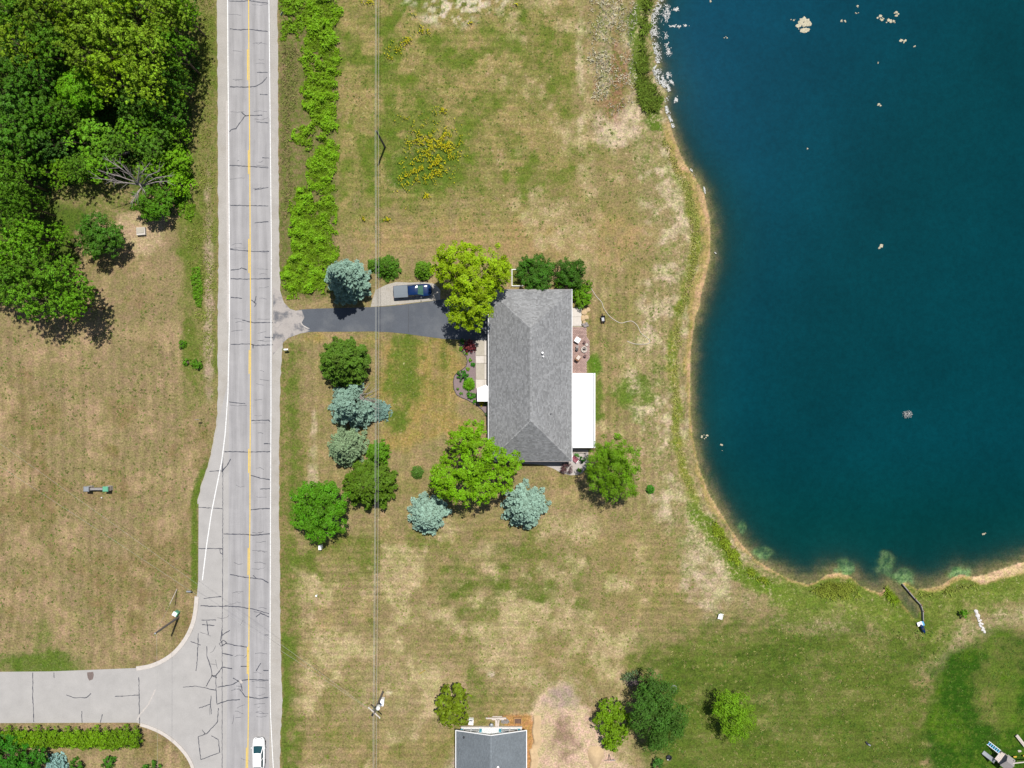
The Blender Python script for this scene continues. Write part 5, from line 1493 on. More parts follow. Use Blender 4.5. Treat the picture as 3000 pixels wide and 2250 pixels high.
# ------------------------------------------------------------------ vehicles (x forward, y left, z up)
def loft(stations, n=20, e=0.42):
    mb = MB()
    for (x, w, z0, z1) in stations:
        zm, hh = (z0 + z1) / 2, (z1 - z0) / 2
        for k in range(n):
            a = 2 * math.pi * (k + 0.5) / n
            c_, s_ = math.cos(a), math.sin(a)
            mb.v.append((x, w * math.copysign(abs(c_) ** e, c_), zm + hh * math.copysign(abs(s_) ** e, s_)))
    m = len(stations)
    for i in range(m - 1):
        for k in range(n):
            mb.f.append((i * n + k, (i + 1) * n + k, (i + 1) * n + (k + 1) % n, i * n + (k + 1) % n))
    mb.f.append(tuple(range(n))); mb.f.append(tuple(range((m - 1) * n, m * n))[::-1])
    return mb
def wheel(par, x, y, r=0.36, w=0.24):
    t_ = MB()
    vs, fs, n = [], [], 22
    prof = [(r * .62, -w / 2), (r * .93, -w / 2), (r, -w * .3), (r, w * .3), (r * .93, w / 2), (r * .62, w / 2)]
    for rr, yy in prof:
        for k in range(n):
            a = 2 * math.pi * k / n
            vs.append((x + rr * math.cos(a), y + yy, r + rr * math.sin(a)))
    for i in range(len(prof) - 1):
        for k in range(n):
            fs.append((i * n + k, i * n + (k + 1) % n, (i + 1) * n + (k + 1) % n, (i + 1) * n + k))
    wo = t_.add(vs, fs).build('wheel', M['rubber'], par, True)
    rim = MB()
    for sgn in (-1, 1):
        rim.tube([(x, y + sgn * w * .30, r), (x, y + sgn * w * .36, r)], r * .62, 16)
    rim.build('rim', M['chrome'], wo)
def cabin(par, lo_pts, hi_pts, zb, zt, paint, glass, names=('windscreen', 'side_window', 'rear_window', 'side_window')):
    """four sloping panes between the belt outline and the roof outline, pillars and a domed roof"""
    lo = [Vector((p[0], p[1], zb)) for p in lo_pts]
    hi = [Vector((p[0], p[1], zt)) for p in hi_pts]
    for i in range(4):
        j = (i + 1) % 4
        g = MB()
        N = 5
        vs, fs = [], []
        for a in range(N + 1):
            t = a / N
            bow = 0.07 * math.sin(math.pi * t)
            l, h_ = lo[i].lerp(lo[j], t), hi[i].lerp(hi[j], t)
            out = Vector((l.x - (lo[i].x + lo[j].x + 0) / 2, 0, 0))
            nrm = Vector(((lo[j] - lo[i]).y, -(lo[j] - lo[i]).x, 0)).normalized()
            cen = sum(lo, Vector()) / 4
            if nrm.dot(lo[i].lerp(lo[j], .5) - cen) < 0: nrm = -nrm
            k = bow if i in (0, 2) else bow * 0.35
            vs += [l + nrm * k, h_ + nrm * k]
        for a in range(N): fs.append((2 * a, 2 * a + 2, 2 * a + 3, 2 * a + 1))
        g.add(vs, fs).build(names[i], M[glass if i in (0,) or glass != 'car_glass_green' else 'car_glass'], par)
    pl = MB()
    for i in range(4): pl.bar(lo[i], hi[i] + Vector((0, 0, 0.0)), 0.09, 0.07)
    for s0, s1 in ((1, 2), (3, 0)):
        a, b = lo[s0].lerp(lo[s1], 0.52), hi[s0].lerp(hi[s1], 0.5)
        pl.bar(a, b, 0.08, 0.09)
    pl.build('pillar', M[paint], par)
    x0, x1 = min(p[0] for p in hi_pts), max(p[0] for p in hi_pts)
    rf = MB()
    NX, NY = 8, 8
    vs, fs = [], []
    for a in range(NX + 1):
        for b in range(NY + 1):
            s_, t = a / NX, b / NY
            f_ = hi[0].lerp(hi[1], t); r_ = hi[3].lerp(hi[2], t)
            p = r_.lerp(f_, s_)
            dome = 0.07 * (1 - (2 * s_ - 1) ** 4) * (1 - (2 * t - 1) ** 4)
            p = p + Vector((0.07 * (s_ > 0.9) * math.sin(math.pi * t), 0, dome))
            vs.append(p)
    for a in range(NX):
        for b in range(NY):
            fs.append((a * (NY + 1) + b, a * (NY + 1) + b + 1, (a + 1) * (NY + 1) + b + 1, (a + 1) * (NY + 1) + b))
    rf.add(vs, fs).build('roof', M[paint], par, True)

# pickup
pc = P(1209, 853, 0.6)
pk = thing('pickup_truck', 'dark blue pickup truck with grey bed cover on the gravel pad', 'truck', (pc.x, pc.y, 0.01), R(3.6))
loft([(-2.86, .80, .52, 1.02), (-2.82, .92, .45, 1.12), (-2.3, .96, .42, 1.13), (-0.7, .97, .38, 1.13), (0.9, .97, .38, 1.11), (1.55, .96, .38, 1.13), (2.2, .94, .40, 1.09), (2.6, .88, .42, 1.0), (2.78, .78, .46, .92), (2.86, .62, .52, .84)]).build('body', M['blue_car'], pk, True)
bc = MB()
vs, fs = [], []
for a in range(5):
    for b in range(5):
        x, y = -2.76 + 2.04 * a / 4, -0.88 + 1.76 * b / 4
        vs.append((x, y, 1.145 + 0.035 * (1 - (b / 2 - 1) ** 2)))
for a in range(4):
    for b in range(4): fs.append((a * 5 + b, (a + 1) * 5 + b, (a + 1) * 5 + b + 1, a * 5 + b + 1))
bc.add(vs, fs)
for y in (-.88, .88): bc.box((-1.74, y, 1.13), (2.06, 0.05, 0.06))
bc.box((-2.77, 0, 1.13), (.05, 1.76, .06)); bc.box((-.71, 0, 1.13), (.05, 1.76, .06))
bc.build('bed_cover', M['tonneau'], pk)
cabin(pk, [(1.62, .80), (1.62, -.80), (-.62, -.86), (-.62, .86)], [(.84, .66), (.84, -.66), (-.55, -.68), (-.55, .68)], 1.1, 1.74, 'blue_car', 'car_glass_green')
for s_ in (-1, 1):
    MB().blob((1.28, s_ * 1.12, 1.16), (.08, .13, .1), 1, .05).build('wing_mirror', M['chrome'], pk)
    MB().box((2.72, s_ * .62, .80), (.16, .28, .16)).build('headlight', M['lamp_clear'], pk)
    MB().box((-2.84, s_ * .80, .82), (.08, .14, .34)).build('tail_light', M['lamp_red'], pk)
    for x in (1.85, -1.75): wheel(pk, x, s_ * .84, .38, .25)
MB().tube([(2.80, -.80, .6), (2.92, -.4, .6), (2.95, 0, .6), (2.92, .4, .6), (2.80, .80, .6)], .075, 8).build('bumper', M['chrome'], pk)
MB().tube([(-2.84, -.86, .55), (-2.92, 0, .55), (-2.84, .86, .55)], .08, 8).build('bumper', M['chrome'], pk)
gr_ = MB()
for k in range(4): gr_.box((2.83, 0, .68 + .05 * k), (.06, .84, .025))
gr_.build('grille', M['dark'], pk)

# white car driving north
wc_ = P(758.5, 2206, 0.6)
car = thing('car', 'white hatchback driving along the main road', 'car', (wc_.x, wc_.y, 0.02), R(90))
loft([(-2.35, .66, .5, .95), (-2.28, .84, .36, 1.02), (-1.6, .91, .24, 1.02), (0, .93, .22, 1.0), (1.0, .92, .22, .99), (1.6, .90, .26, .93), (2.05, .83, .32, .82), (2.27, .70, .36, .73), (2.36, .50, .42, .64)], e=.5).build('body', M['white_car'], car, True)
cabin(car, [(1.18, .76), (1.18, -.76), (-2.12, -.74), (-2.12, .74)], [(.28, .60), (.28, -.60), (-1.75, -.58), (-1.75, .58)], .97, 1.44, 'white_car', 'car_glass')
for s_ in (-1, 1):
    MB().blob((.95, s_ * 1.0, 1.0), (.07, .12, .08), 1, .05).build('wing_mirror', M['white_car'], car)
    MB().box((2.13, s_ * .60, .70), (.24, .28, .12), s_ * -.5).build('headlight', M['lamp_clear'], car)
    MB().box((-2.30, s_ * .68, .85), (.1, .2, .2)).build('tail_light', M['lamp_red'], car)
    for x in (1.42, -1.38): wheel(car, x, s_ * .80, .33, .21)
gr_ = MB().tube([(2.24, -.52, .745), (2.345, -.2, .72), (2.345, .2, .72), (2.24, .52, .745)], .045, 6)
gr_.build('grille', M['dark'], car)

# ------------------------------------------------------------------ poles and wires
PH = 8.1
def pole(name, label, u, v, h, r=0.15):
    b = P(u, v)
    t = thing(name, label, 'utility pole', b)
    MB().tube([(0, 0, -.3), (0, 0, h)], [r * 1.2, r * .8], 12).build('post', M['pole_wood'], t)
    return t, b
p1, b1 = pole('utility_pole', 'plain wooden utility pole in the meadow beside the yellow wildflowers', 1128, 431, PH, .14)
MB().lathe((0, 0, PH), [(.05, 0), (.07, .06), (.05, .14), (.03, .2)], 8).build('insulator', M['grey_metal'], p1)
for s_ in (-1, 1): MB().tube([(0, 0, PH - .5), (s_ * .22, 0, PH - .42)], .03, 6).build('bracket', M['grey_metal'], p1)
p2, b2 = pole('utility_pole', 'utility pole with crossarm and white transformer near the second house', 1122, 2027, PH, .14)
d45 = Vector((math.cos(R(-43)), math.sin(R(-43)), 0))
MB().bar(-d45 * 1.15 + Vector((0, 0, PH - .25)), d45 * 1.15 + Vector((0, 0, PH - .25)), .13, .13).build('crossarm', M['pale_wood'], p2)
for k in (-1.05, -.4, .4, 1.05):
    q = d45 * k
    MB().lathe((q.x, q.y, PH - .18), [(.05, 0), (.07, .08), (.05, .16), (.02, .22)], 8).build('insulator', M['white'], p2)
MB().lathe((.34, .16, PH - 2.1), [(.27, 0), (.29, .05), (.29, .82), (.2, .95), (.05, 1.0)], 14).build('transformer', M['white'], p2)
MB().lathe((-.32, .0, PH - 1.5), [(.10, 0), (.12, .05), (.12, .5), (.05, .6)], 10).build('fuse_holder', M['grey_metal'], p2)
MB().lathe((-.30, -.42, PH - .9), [(.14, 0), (.16, .05), (.16, .6), (.05, .7)], 10).build('junction_box', M['dark'], p2)
bx = P(1119.5, 2058, 0.9)
t = thing('utility_cabinet', 'white metal utility cabinet at the foot of the crossarm pole', 'cabinet', (bx.x, bx.y, 0), R(-6))
MB().box((0, 0, .5), (.46, .95, 1.0)).build('body', M['white'], t)
MB().box((0, 0, 1.03), (.52, 1.0, .06)).build('lid', M['white'], t)
MB().box((.245, 0, .5), (.03, .8, .8)).build('door', M['fascia'], t)
p3, b3 = pole('utility_pole', 'tall grey utility pole on the lawn beside the curved kerb', 523, 1808, 8.2, .15)
MB().lathe((0, 0, 8.2), [(.13, 0), (.13, .05), (.02, .09)], 10).build('pole_cap', M['grey_metal'], p3)
bx = P(516, 1803, 0.7)
t = thing('utility_cabinet', 'green and white utility cabinet at the foot of the kerbside pole', 'cabinet', (bx.x - .05, bx.y + .25, 0), R(-32))
MB().box((0, 0, .42), (.62, .7, .85)).build('body', M['green_box'], t)
MB().box((-.1, -.05, .88), (.62, .6, .07)).build('lid', M['white'], t)
MB().box((-.3, -.42, .3), (.25, .22, .6)).build('meter_box', M['white'], t)
top3 = Vector((b3.x, b3.y, 7.9))
anc = P(519, 1725)
gw = thing('guy_wire', 'slanting guy wire with pale plastic guard behind the kerbside pole', 'wire', anc)
MB().tube([(0, 0, 0), tuple(top3 - anc)], .012, 5).build('cable', M['wire'], gw)
dv = (top3 - anc).normalized()
MB().tube([tuple(dv * .1), tuple(dv * 3.2)], .055, 8).build('guard', M['pale_wood'], gw)

def cable(name, a, b, sag, r, label, cat='wire', group=None):
    a, b = Vector(a), Vector(b)
    pts = [a.lerp(b, t / 24) - Vector((0, 0, sag * 4 * (t / 24) * (1 - t / 24))) for t in range(25)]
    return tag(MB().tube(pts, r, 5).build(name, M['wire'], None, True), label, cat, group)
tp1, tp2 = Vector((b1.x, b1.y, PH)), Vector((b2.x, b2.y, PH))
nn, ss = P(1126, -1200), P(1116, 3400)
g_ = 'power lines along the pole row'
lb_ = 'thin pale power line strung along the pole row'
for dx, dz in ((0.0, .18), (-.24, -.4), (.24, -.4)):
    o_ = Vector((dx, 0, dz))
    c2 = Vector((dx, 0, dz - .1))
    cable('power_line', tp1 + o_, Vector((nn.x, nn.y, PH)) + o_, .7, .019, 'thin pale power line running north from the meadow pole', 'wire', g_)
    cable('power_line', tp1 + o_, tp2 + c2, 1.0, .019, 'thin pale power line spanning over the driveway between the two poles', 'wire', g_)
    cable('power_line', tp2 + c2, Vector((ss.x, ss.y, PH)) + o_, .7, .019, 'thin pale power line running south from the crossarm pole', 'wire', g_)
for k, (eu, ev) in enumerate(((-260, 1120), (-200, 1080))):
    q = P(eu, ev)
    st = tp2 + d45 * (-1.05 if k else -.4) + Vector((0, 0, 0))
    cable('service_line', st, (q.x, q.y, PH), .5, .011, 'thin service wire crossing the road to the far lawn', 'wire', 'service wires over the road')
q = P(520, 2700)
cable('service_line', (b3.x, b3.y, 7.7), (q.x, q.y, 7.7), .4, .012, 'thin wire running from the kerbside pole over the hedge', 'wire')

# ------------------------------------------------------------------ roadside furniture
def mailbox(label, u, v, rz, mat):
    b = P(u, v, 1.1)
    t = thing('mailbox', label, 'mailbox', (b.x, b.y, 0), rz)
    MB().box((0, 0, .5), (.1, .1, 1.0)).build('post', M['brown_wood'], t)
    mb = MB()
    n = 10
    vs, fs = [], []
    for x in (-.32, .32):
        vs += [(x, -.13, 1.0), (x, .13, 1.0)] + [(x, .13 * math.cos(math.pi * k / n), 1.14 + .13 * math.sin(math.pi * k / n)) for k in range(n + 1)]
    m = n + 3
    loop = [0] + [1] + list(range(2, m))
    for k in range(m): fs.append((loop[k], loop[(k + 1) % m], m + loop[(k + 1) % m], m + loop[k]))
    fs += [tuple(loop)[::-1], tuple(m + i for i in loop)]
    mb.add(vs, fs).build('box', M[mat], t)
    MB().box((.1, .145, 1.22), (.16, .015, .05)).build('flag', M['lamp_red'], t)
mailbox('pale grey mailbox below the driveway mouth', 838, 1024, R(4), 'white')
mailbox('blue grey mailbox near the end of the curved kerb', 553, 1733, R(-3), 'grey_metal')
def post_sign(label, u, v, h, w, rz):
    b = P(u, v)
    t = thing('sign_post', label, 'sign', b, rz)
    MB().tube([(0, 0, -.1), (0, 0, h)], .03, 6).build('post', M['dark'], t)
    MB().box((0, .03, h - .3), (w, .03, .55)).build('plate', M['grey_metal'], t)
post_sign('small grey sign post at the road edge of the dry field', 592, 1228, 2.1, .6, 0)
post_sign('small sign post on the verge beside the dark pines', 864, 1452, 2.0, .5, R(70))
post_sign('thin sign post standing in the weeds beside the gravel shoulder', 836, 58, 2.2, .5, R(60))
b = P(939, 1603, .6)
t = thing('utility_pedestal', 'white utility pedestal just south of the round roadside tree', 'cabinet', (b.x, b.y, 0))
MB().box((0, 0, .5), (.4, .62, 1.0), 0, None, .92).build('body', M['white'], t); MB().box((0, 0, 1.02), (.44, .66, .06)).build('lid', M['white'], t)
b = P(929, 1743)
t = thing('vent_pipe', 'short white capped pipe standing on the south lawn', 'pipe', b)
MB().tube([(0, 0, -.1), (0, 0, .55)], .1, 10).build('pipe', M['white'], t); MB().lathe((0, 0, .55), [(.15, 0), (.15, .08), (.05, .14)], 10).build('cap', M['white'], t)
# entrance sign on the left lawn
b = P(283, 1428)
es = thing('monument_sign', 'long low entrance sign with two stone pillars on the dry field', 'sign', b)
for u, cap_m, hh in ((268.5, 'grey_metal', 1.7), (324, 'green_box', 1.7)):
    c = P(u, 1429) - b
    q = MB()
    for k in range(6):
        q.box((c.x, c.y, .14 + k * .26), (.74 - .02 * (k % 2), .68 - .02 * (k % 2), .25))
    pl_ = q.build('pillar', M['stone'], es)
    MB().box((c.x, c.y, hh - .04), (.86, .8, .1), 0, None, .8).build('cap', M[cap_m], pl_)
c0, c1 = P(275, 1430) - b, P(317, 1430) - b
MB().box(((c0.x + c1.x) / 2, c0.y, .55), (c1.x - c0.x, .24, 1.1)).build('sign_wall', M['grey_stone'], es)
MB().box(((c0.x + c1.x) / 2, c0.y, 1.14), (c1.x - c0.x - .02, .3, .1)).build('coping', M['grey_wood'], es)
b = P(298, 1458)
tag(MB().blob((b.x, b.y, .06), (.12, .1, .09), 3).build('stone', M['white_stone']), 'single white stone on grass south of the entrance sign', 'stone')
# concrete block and log in the clearing
b = P(414, 678, .3)
t = thing('concrete_block', 'pale concrete block on bare soil at the edge of the clearing', 'block', (b.x, b.y, 0), R(4))
MB().box((0, 0, .28), (1.3, 1.15, .56)).build('base', M['concrete_pale'], t); MB().box((-.05, .1, .6), (1.1, .8, .1)).build('lid', M['concrete'], t)
b = P(362, 455)
t = thing('fallen_log', 'weathered log lying among the brush of the wood', 'log', (b.x, b.y, 0), R(12))
MB().tube([(-1.1, 0, .5), (0, .05, .62), (1.2, .1, .5)], [.2, .22, .17], 10).build('stem', M['dead_wood'], t)

# ------------------------------------------------------------------ patio and back yard
pat = [(1676,958),(1718,958),(1718,985),(1727,999),(1727,1050),(1718,1062),(1718,1094),(1676,1094)]
patio = tag(MB().sheet(xy(pat), 0.02).build('patio', plain('patio_joint_sand', A(178, 160, 150), .95, .1, 8)), 'pink paved patio between the house and the lawn', None, None, 'structure')
pp = xy(pat)
rg = random.Random(14)
V, Q, T = [], [], []
y = min(p[1] for p in pp); row = 0
while y < max(p[1] for p in pp):
    x = min(p[0] for p in pp) - (.15 if row % 2 else 0)
    while x < max(p[0] for p in pp):
        cx, cy = x + .15, y + .1
        if inside(pp, np.array([cx]), np.array([cy]))[0]:
            k = len(V); z = .05 + rg.uniform(0, .008); g = .006
            V += [(x + g, y + g, z), (x + .3 - g, y + g, z), (x + .3 - g, y + .2 - g, z), (x + g, y + .2 - g, z), (x + g, y + g, .02), (x + .3 - g, y + g, .02), (x + .3 - g, y + .2 - g, .02), (x + g, y + .2 - g, .02)]
            Q += [(k, k + 1, k + 2, k + 3), (k + 4, k + 5, k + 1, k), (k + 5, k + 6, k + 2, k + 1), (k + 6, k + 7, k + 3, k + 2), (k + 7, k + 4, k, k + 3)]
            T += [rg.random()] * 5
        x += .3
    y += .2; row += 1
tag(link('pavers', np_mesh('pavers', np.array(V), np.array(Q), M['paver'], {'tint': ('FACE', 'FLOAT', np.array(T))}), patio), None, None, None, 'stuff')
slab = tag(MB().sheet(xy([(1676,902),(1704,900),(1704,956),(1676,956)]), .02).build('rear_path', M['concrete_pale']), 'pale concrete slabs north of the pink patio', None, None, 'structure')
for a, b_ in ((903, 928), (929, 953)):
    MB().prism(xy([(1677, a), (1702, a), (1702, b_), (1677, b_)]), 0, .09).build('slab', M['concrete_pale'], slab)
rk = [(1711,915,9,8),(1722,908,8,7),(1708,932,7,9),(1718,930,8,7),(1712,945,6,5)]
for k, (u, v, a, b_) in enumerate(rk):
    c = P(u, v)
    tag(MB().blob((c.x, c.y, .06), (a * S, b_ * S, .16), 40 + k, .15).build('flat_stone', M['sand']), 'pale flat limestone beside the rear concrete slabs', 'stone', 'limestones beside the rear slabs')
for k, (u, v, r_) in enumerate([(1708,951,5),(1714,955,6),(1720,954,5),(1717,948,5)]):
    c = P(u, v)
    tag(MB().blob((c.x, c.y, .15), (r_ * S, r_ * S * .8, .2), 60 + k, .15).build('boulder', M['grey_stone']), 'grey boulder at the north corner of the patio', 'stone', 'boulders at the patio corner')
# fire pit
c = P(1711, 1024)
fp = thing('fire_pit', 'round stone fire pit with charred logs on the patio', 'fire pit', (c.x, c.y, .05))
for k in range(14):
    a = 2 * math.pi * k / 14
    MB().box((.41 * math.cos(a), .41 * math.sin(a), .14), (.15, .175, .28), a).build('block', M['stone'], fp)
MB().lathe((0, 0, 0), [(.33, 0), (.33, .04), (.02, .06)], 14).build('ash', M['pale_wood'], fp)
for a in (.3, 1.4, 2.5): MB().tube([(-.26 * math.cos(a), -.26 * math.sin(a), .1), (.26 * math.cos(a), .26 * math.sin(a), .26)], .045, 6).build('log', M['dark'], fp)
# chairs, stools, table
def lounge(label, u, v, rz, wood, cush, w=.62):
    c = P(u, v, .4)
    t = thing('lounge_chair', label, 'chair', (c.x, c.y, .05), rz)
    for x in (-.32, .32):
        for y in (-.28, .28): MB().box((x, y, .2), (.06, .06, .4)).build('leg', M[wood], t)
    for k in range(5): MB().box((-.3 + k * .15, 0, .4), (.12, w, .04)).build('slat', M[wood], t)
    MB().box((.02, 0, .47), (.62, w - .1, .1)).build('cushion', M[cush], t)
    MB().box((-.42, 0, .66), (.08, w, .56), 0, Matrix.Rotation(-.3, 3, 'Y')).build('backrest', M[wood], t)
    for y in (-.34, .34): MB().box((0, y, .6), (.66, .07, .05)).build('armrest', M[wood], t)
    return t
lounge('brown wooden lounge chair with cushion on the patio', 1694, 1048, R(55), 'brown_wood', 'pale_wood')
def stool(label, u, v, r_, hh, mat):
    c = P(u, v, hh)
    t = thing('garden_stool', label, 'stool', (c.x, c.y, .05))
    for k in range(3):
        a = k * 2.09
        MB().tube([(r_ * .8 * math.cos(a), r_ * .8 * math.sin(a), 0), (r_ * .5 * math.cos(a), r_ * .5 * math.sin(a), hh)], .02, 5).build('leg', M['dark'], t)
    MB().lathe((0, 0, hh), [(r_ * .9, 0), (r_, .04), (r_ * .9, .09), (.02, .1)], 14).build('seat', M[mat], t)
stool('dark round stool between the fire pit and white table', 1712, 1003, .22, .4, 'cushion')
stool('dark round stool between the fire pit and lounge chair', 1714, 1043, .22, .4, 'cushion')
stool('paler stool set close to the house wall beside the fire pit', 1691, 1016, .24, .4, 'grey_stone')
stool('dark stool touching the paler stool by the house wall', 1690, 1024, .23, .42, 'dark')
stool('low pale stone stool just behind the fire pit', 1719, 1010, .24, .12, 'stone')
c = P(1692, 996, .7)
tb_ = thing('patio_table', 'white square patio table set askew on the pavers', 'table', (c.x, c.y, .05), R(-32))
MB().box((0, 0, .7), (.78, .78, .05)).build('table_top', M['white'], tb_)
for x in (-.34, .34):
    for y in (-.34, .34): MB().box((x, y, .34), (.06, .06, .68)).build('leg', M['dark'], tb_)
# hose
hz = [(1520,610),(1570,690),(1620,745),(1640,800),(1700,880),(1790,935),(1850,925),(1900,920),(1950,960),(1985,1030),(2050,1080),(2065,1110),(2040,1130),(1930,1130),(1855,1105)]
q = [Vector(P(1250 + x / 3.16, 650 + y / 3.16)) + Vector((0, 0, .04)) for x, y in hz]
out = []
for i in range(len(q) - 1):
    a0, a1, a2, a3 = q[max(i - 1, 0)], q[i], q[i + 1], q[min(i + 2, len(q) - 1)]
    for k in range(6):
        t_ = k / 6
        out.append(0.5 * ((2 * a1) + (a2 - a0) * t_ + (2 * a0 - 5 * a1 + 4 * a2 - a3) * t_ * t_ + (3 * a1 - a0 - 3 * a2 + a3) * t_ ** 3))
tag(MB().tube(out + [q[-1]], .055, 6).build('garden_hose', M['hose'], None, True), 'pale garden hose snaking across the back lawn', 'hose')
# wheelbarrow
c = P(1767, 935, .5)
wb = thing('wheelbarrow', 'dark wheelbarrow standing on the back lawn near the hose', 'wheelbarrow', (c.x, c.y, 0), R(8))
vs = [(-.34, .52, .62), (.34, .52, .62), (.30, -.48, .66), (-.30, -.48, .66), (-.2, .3, .3), (.2, .3, .3), (.2, -.3, .3), (-.2, -.3, .3)]
MB().add(vs, [(0, 4, 5, 1), (1, 5, 6, 2), (2, 6, 7, 3), (3, 7, 4, 0), (4, 7, 6, 5)]).build('tray', M['dark'], wb)
MB().box((0, 0, .33), (.36, .5, .02)).build('tray_floor', M['grey_metal'], wb)
for s_ in (-1, 1):
    MB().tube([(s_ * .08, .75, .2), (s_ * .2, .2, .28), (s_ * .27, -.95, .62)], .025, 6).build('handle', M['brown_wood'], wb)
    MB().tube([(s_ * .2, -.25, .3), (s_ * .24, -.35, 0)], .02, 5).build('leg', M['grey_metal'], wb)
MB().tube([(-.05, .72, .2), (.05, .72, .2)], .2, 14).build('wheel', M['rubber'], wb)
# raised bed
c = P(1515, 814)
rb = thing('raised_bed', 'white framed raised garden bed beside the dark green shrub', 'planter', c)
d0, d1 = P(1500, 790) - c, P(1532, 838) - c
for a, b_ in (((d0.x, d0.y), (d1.x, d0.y)), ((d1.x, d0.y), (d1.x, d1.y)), ((d1.x, d1.y), (d0.x, d1.y)), ((d0.x, d1.y), (d0.x, d0.y))):
    a, b_ = Vector((*a, .15)), Vector((*b_, .15))
    dd_ = (b_ - a).normalized() * .04
    MB().bar(a + dd_, b_ + dd_, .08, .3).build('board', M['white'], rb)
MB().box(((d0.x + d1.x) / 2, (d0.y + d1.y) / 2, .1), (abs(d1.x - d0.x) - .1, abs(d1.y - d0.y) - .1, .2)).build('soil', plain('mossy_soil', A(112, 116, 50), .95, .25, 8), rb)
# red slatted bench, stone edging
c = P(1684, 1345, .4)
be = thing('bench', 'red slatted garden bench at the south east house corner', 'bench', (c.x, c.y, 0), R(-38))
for k in range(5): MB().box((0, -.3 + k * .15, .42), (1.15, .1, .04)).build('slat', M['red_wood'], be)
for x in (-.5, .5):
    for y in (-.28, .28): MB().box((x, y, .2), (.06, .06, .4)).build('leg', M['white'], be)
    MB().box((x * 1.08, 0, .55), (.07, .7, .05)).build('armrest', M['white'], be)
for k in range(3): MB().box((0, .38, .6 + k * .13), (1.15, .04, .09)).build('back_slat', M['red_wood'], be)
c = P(1698, 1326)
ed = thing('stone_edging', 'short row of pale edging stones below the sunroom', 'edging', c)
rg = random.Random(2)
for k in range(12):
    MB().blob(((k - 5.5) * .17, rg.uniform(-.03, .03), .12), (.1, .12, .16), 80 + k, .15).build('stone', M['stone'], ed)

# ------------------------------------------------------------------ second house: building site
def slab_item(name, label, cat, u, v, parts, rz=0, z=.5):
    c = P(u, v, z)
    t = thing(name, label, cat, (c.x, c.y, 0), rz)
    for nm, pos, dim, mt in parts: MB().box(pos, dim).build(nm, M[mt], t)
    return t
slab_item('air_conditioner', 'white boxed outdoor air conditioner beside the olive green young tree', 'machine', 1380, 2114, [('casing', (0, 0, .4), (.72, .82, .8), 'white'), ('grille', (0, .25, .815), (.5, .18, .03), 'dark'), ('lid', (0, -.1, .82), (.7, .5, .04), 'white')], R(-4))
c = P(1455, 2106, .3)
lp = thing('lumber_stack', 'pale boards laid crosswise north of the second house', 'lumber', (c.x, c.y, 0))
for x, y, z, dx, dy in ((-.1, .1, .3, 3.1, .2), (.2, -.12, .24, 1.9, .16), (-.7, .12, .46, 1.7, .14), (.1, .32, .22, 1.5, .1)):
    MB().box((x, y, z), (dx, dy, .1)).build('board', M['pale_wood'], lp)
for x, a in ((-.12, .02), (.28, -.12), (.05, .05)):
    MB().box((x, -.75, .12 + .12 * (x > 0)), (.2, 1.3, .1), a).build('board', M['pale_wood'], lp)
for x in (-1.2, 1.0): MB().box((x, .1, .09), (.12, .7, .18)).build('bearer', M['brown_wood'], lp)
c = P(1440, 2122, .4)
t = thing('kettle_grill', 'round grey kettle grill beside the lumber', 'grill', (c.x, c.y, 0))
MB().lathe((0, 0, .5), [(.08, 0), (.26, .1), (.32, .26), (.26, .4), (.06, .48)], 14).build('bowl', M['grey_metal'], t)
for k in range(3):
    a = k * 2.09
    MB().tube([(.3 * math.cos(a), .3 * math.sin(a), 0), (.15 * math.cos(a), .15 * math.sin(a), .6)], .02, 5).build('leg', M['dark'], t)
c = P(1480, 2117, .4)
t = thing('window_well', 'half round metal window well in front of the second house', 'window well', (c.x, c.y, 0))
n = 12
for r_, z in ((.58, .3),):
    MB().tube([(r_ * math.cos(math.pi * k / n), r_ * math.sin(math.pi * k / n) - .1, .22) for k in range(n + 1)], .06, 6).build('rim', M['grey_metal'], t)
MB().box((0, -.02, .06), (.9, .5, .1)).build('grate', M['dark'], t)
for k in range(6): MB().box((-.36 + k * .145, -.02, .14), (.05, .5, .05)).build('bar', M['pale_wood'], t)
c = P(1517, 2112, .1)
t = thing('excavation_pit', 'square pit lined with grey boards in the ochre soil', 'pit', (c.x, c.y, 0))
MB().box((0, 0, .03), (1.0, .85, .03)).build('floor', plain('damp_soil', A(120, 95, 82), .95, .2, 5), t)
for x, y, dx, dy in ((0, .5, 1.3, .14), (-.58, 0, .14, .9), (.58, 0, .14, .9)): MB().box((x, y, .16), (dx, dy, .36)).build('side_board', M['soil'], t)
# spoil bank along the foundation trench
rg = random.Random(12)
vs, fs = [], []
for i in range(46):
    v = 2096 + i * 5
    u0 = 1562 + math.sin(i * .55) * 2.2 + rg.uniform(-1, 1) - (8 if i > 19 else 0)
    hgt = .55 + rg.uniform(-.12, .12)
    if i in (0, 45): hgt = .03
    if 17 <= i <= 20: hgt = .12
    for du, zz in ((-2, .0), (0.6, hgt * .9), (5, hgt), (12, hgt * .35), (22, .004)):
        p = P(u0 + du + rg.uniform(-.8, .8), v)
        vs.append((p.x, p.y, zz))
for i in range(45):
    for k in range(4): fs.append((i * 5 + k, (i + 1) * 5 + k, (i + 1) * 5 + k + 1, i * 5 + k + 1))
tag(MB().add(vs, fs).build('spoil_bank', M['sand'], None, True), 'low bank of sandy spoil along the east side of the second house', 'soil')
c = P(1585, 2225)
c = P(1745, 2215)
mb = MB()
vs, fs = [], []
N = 20
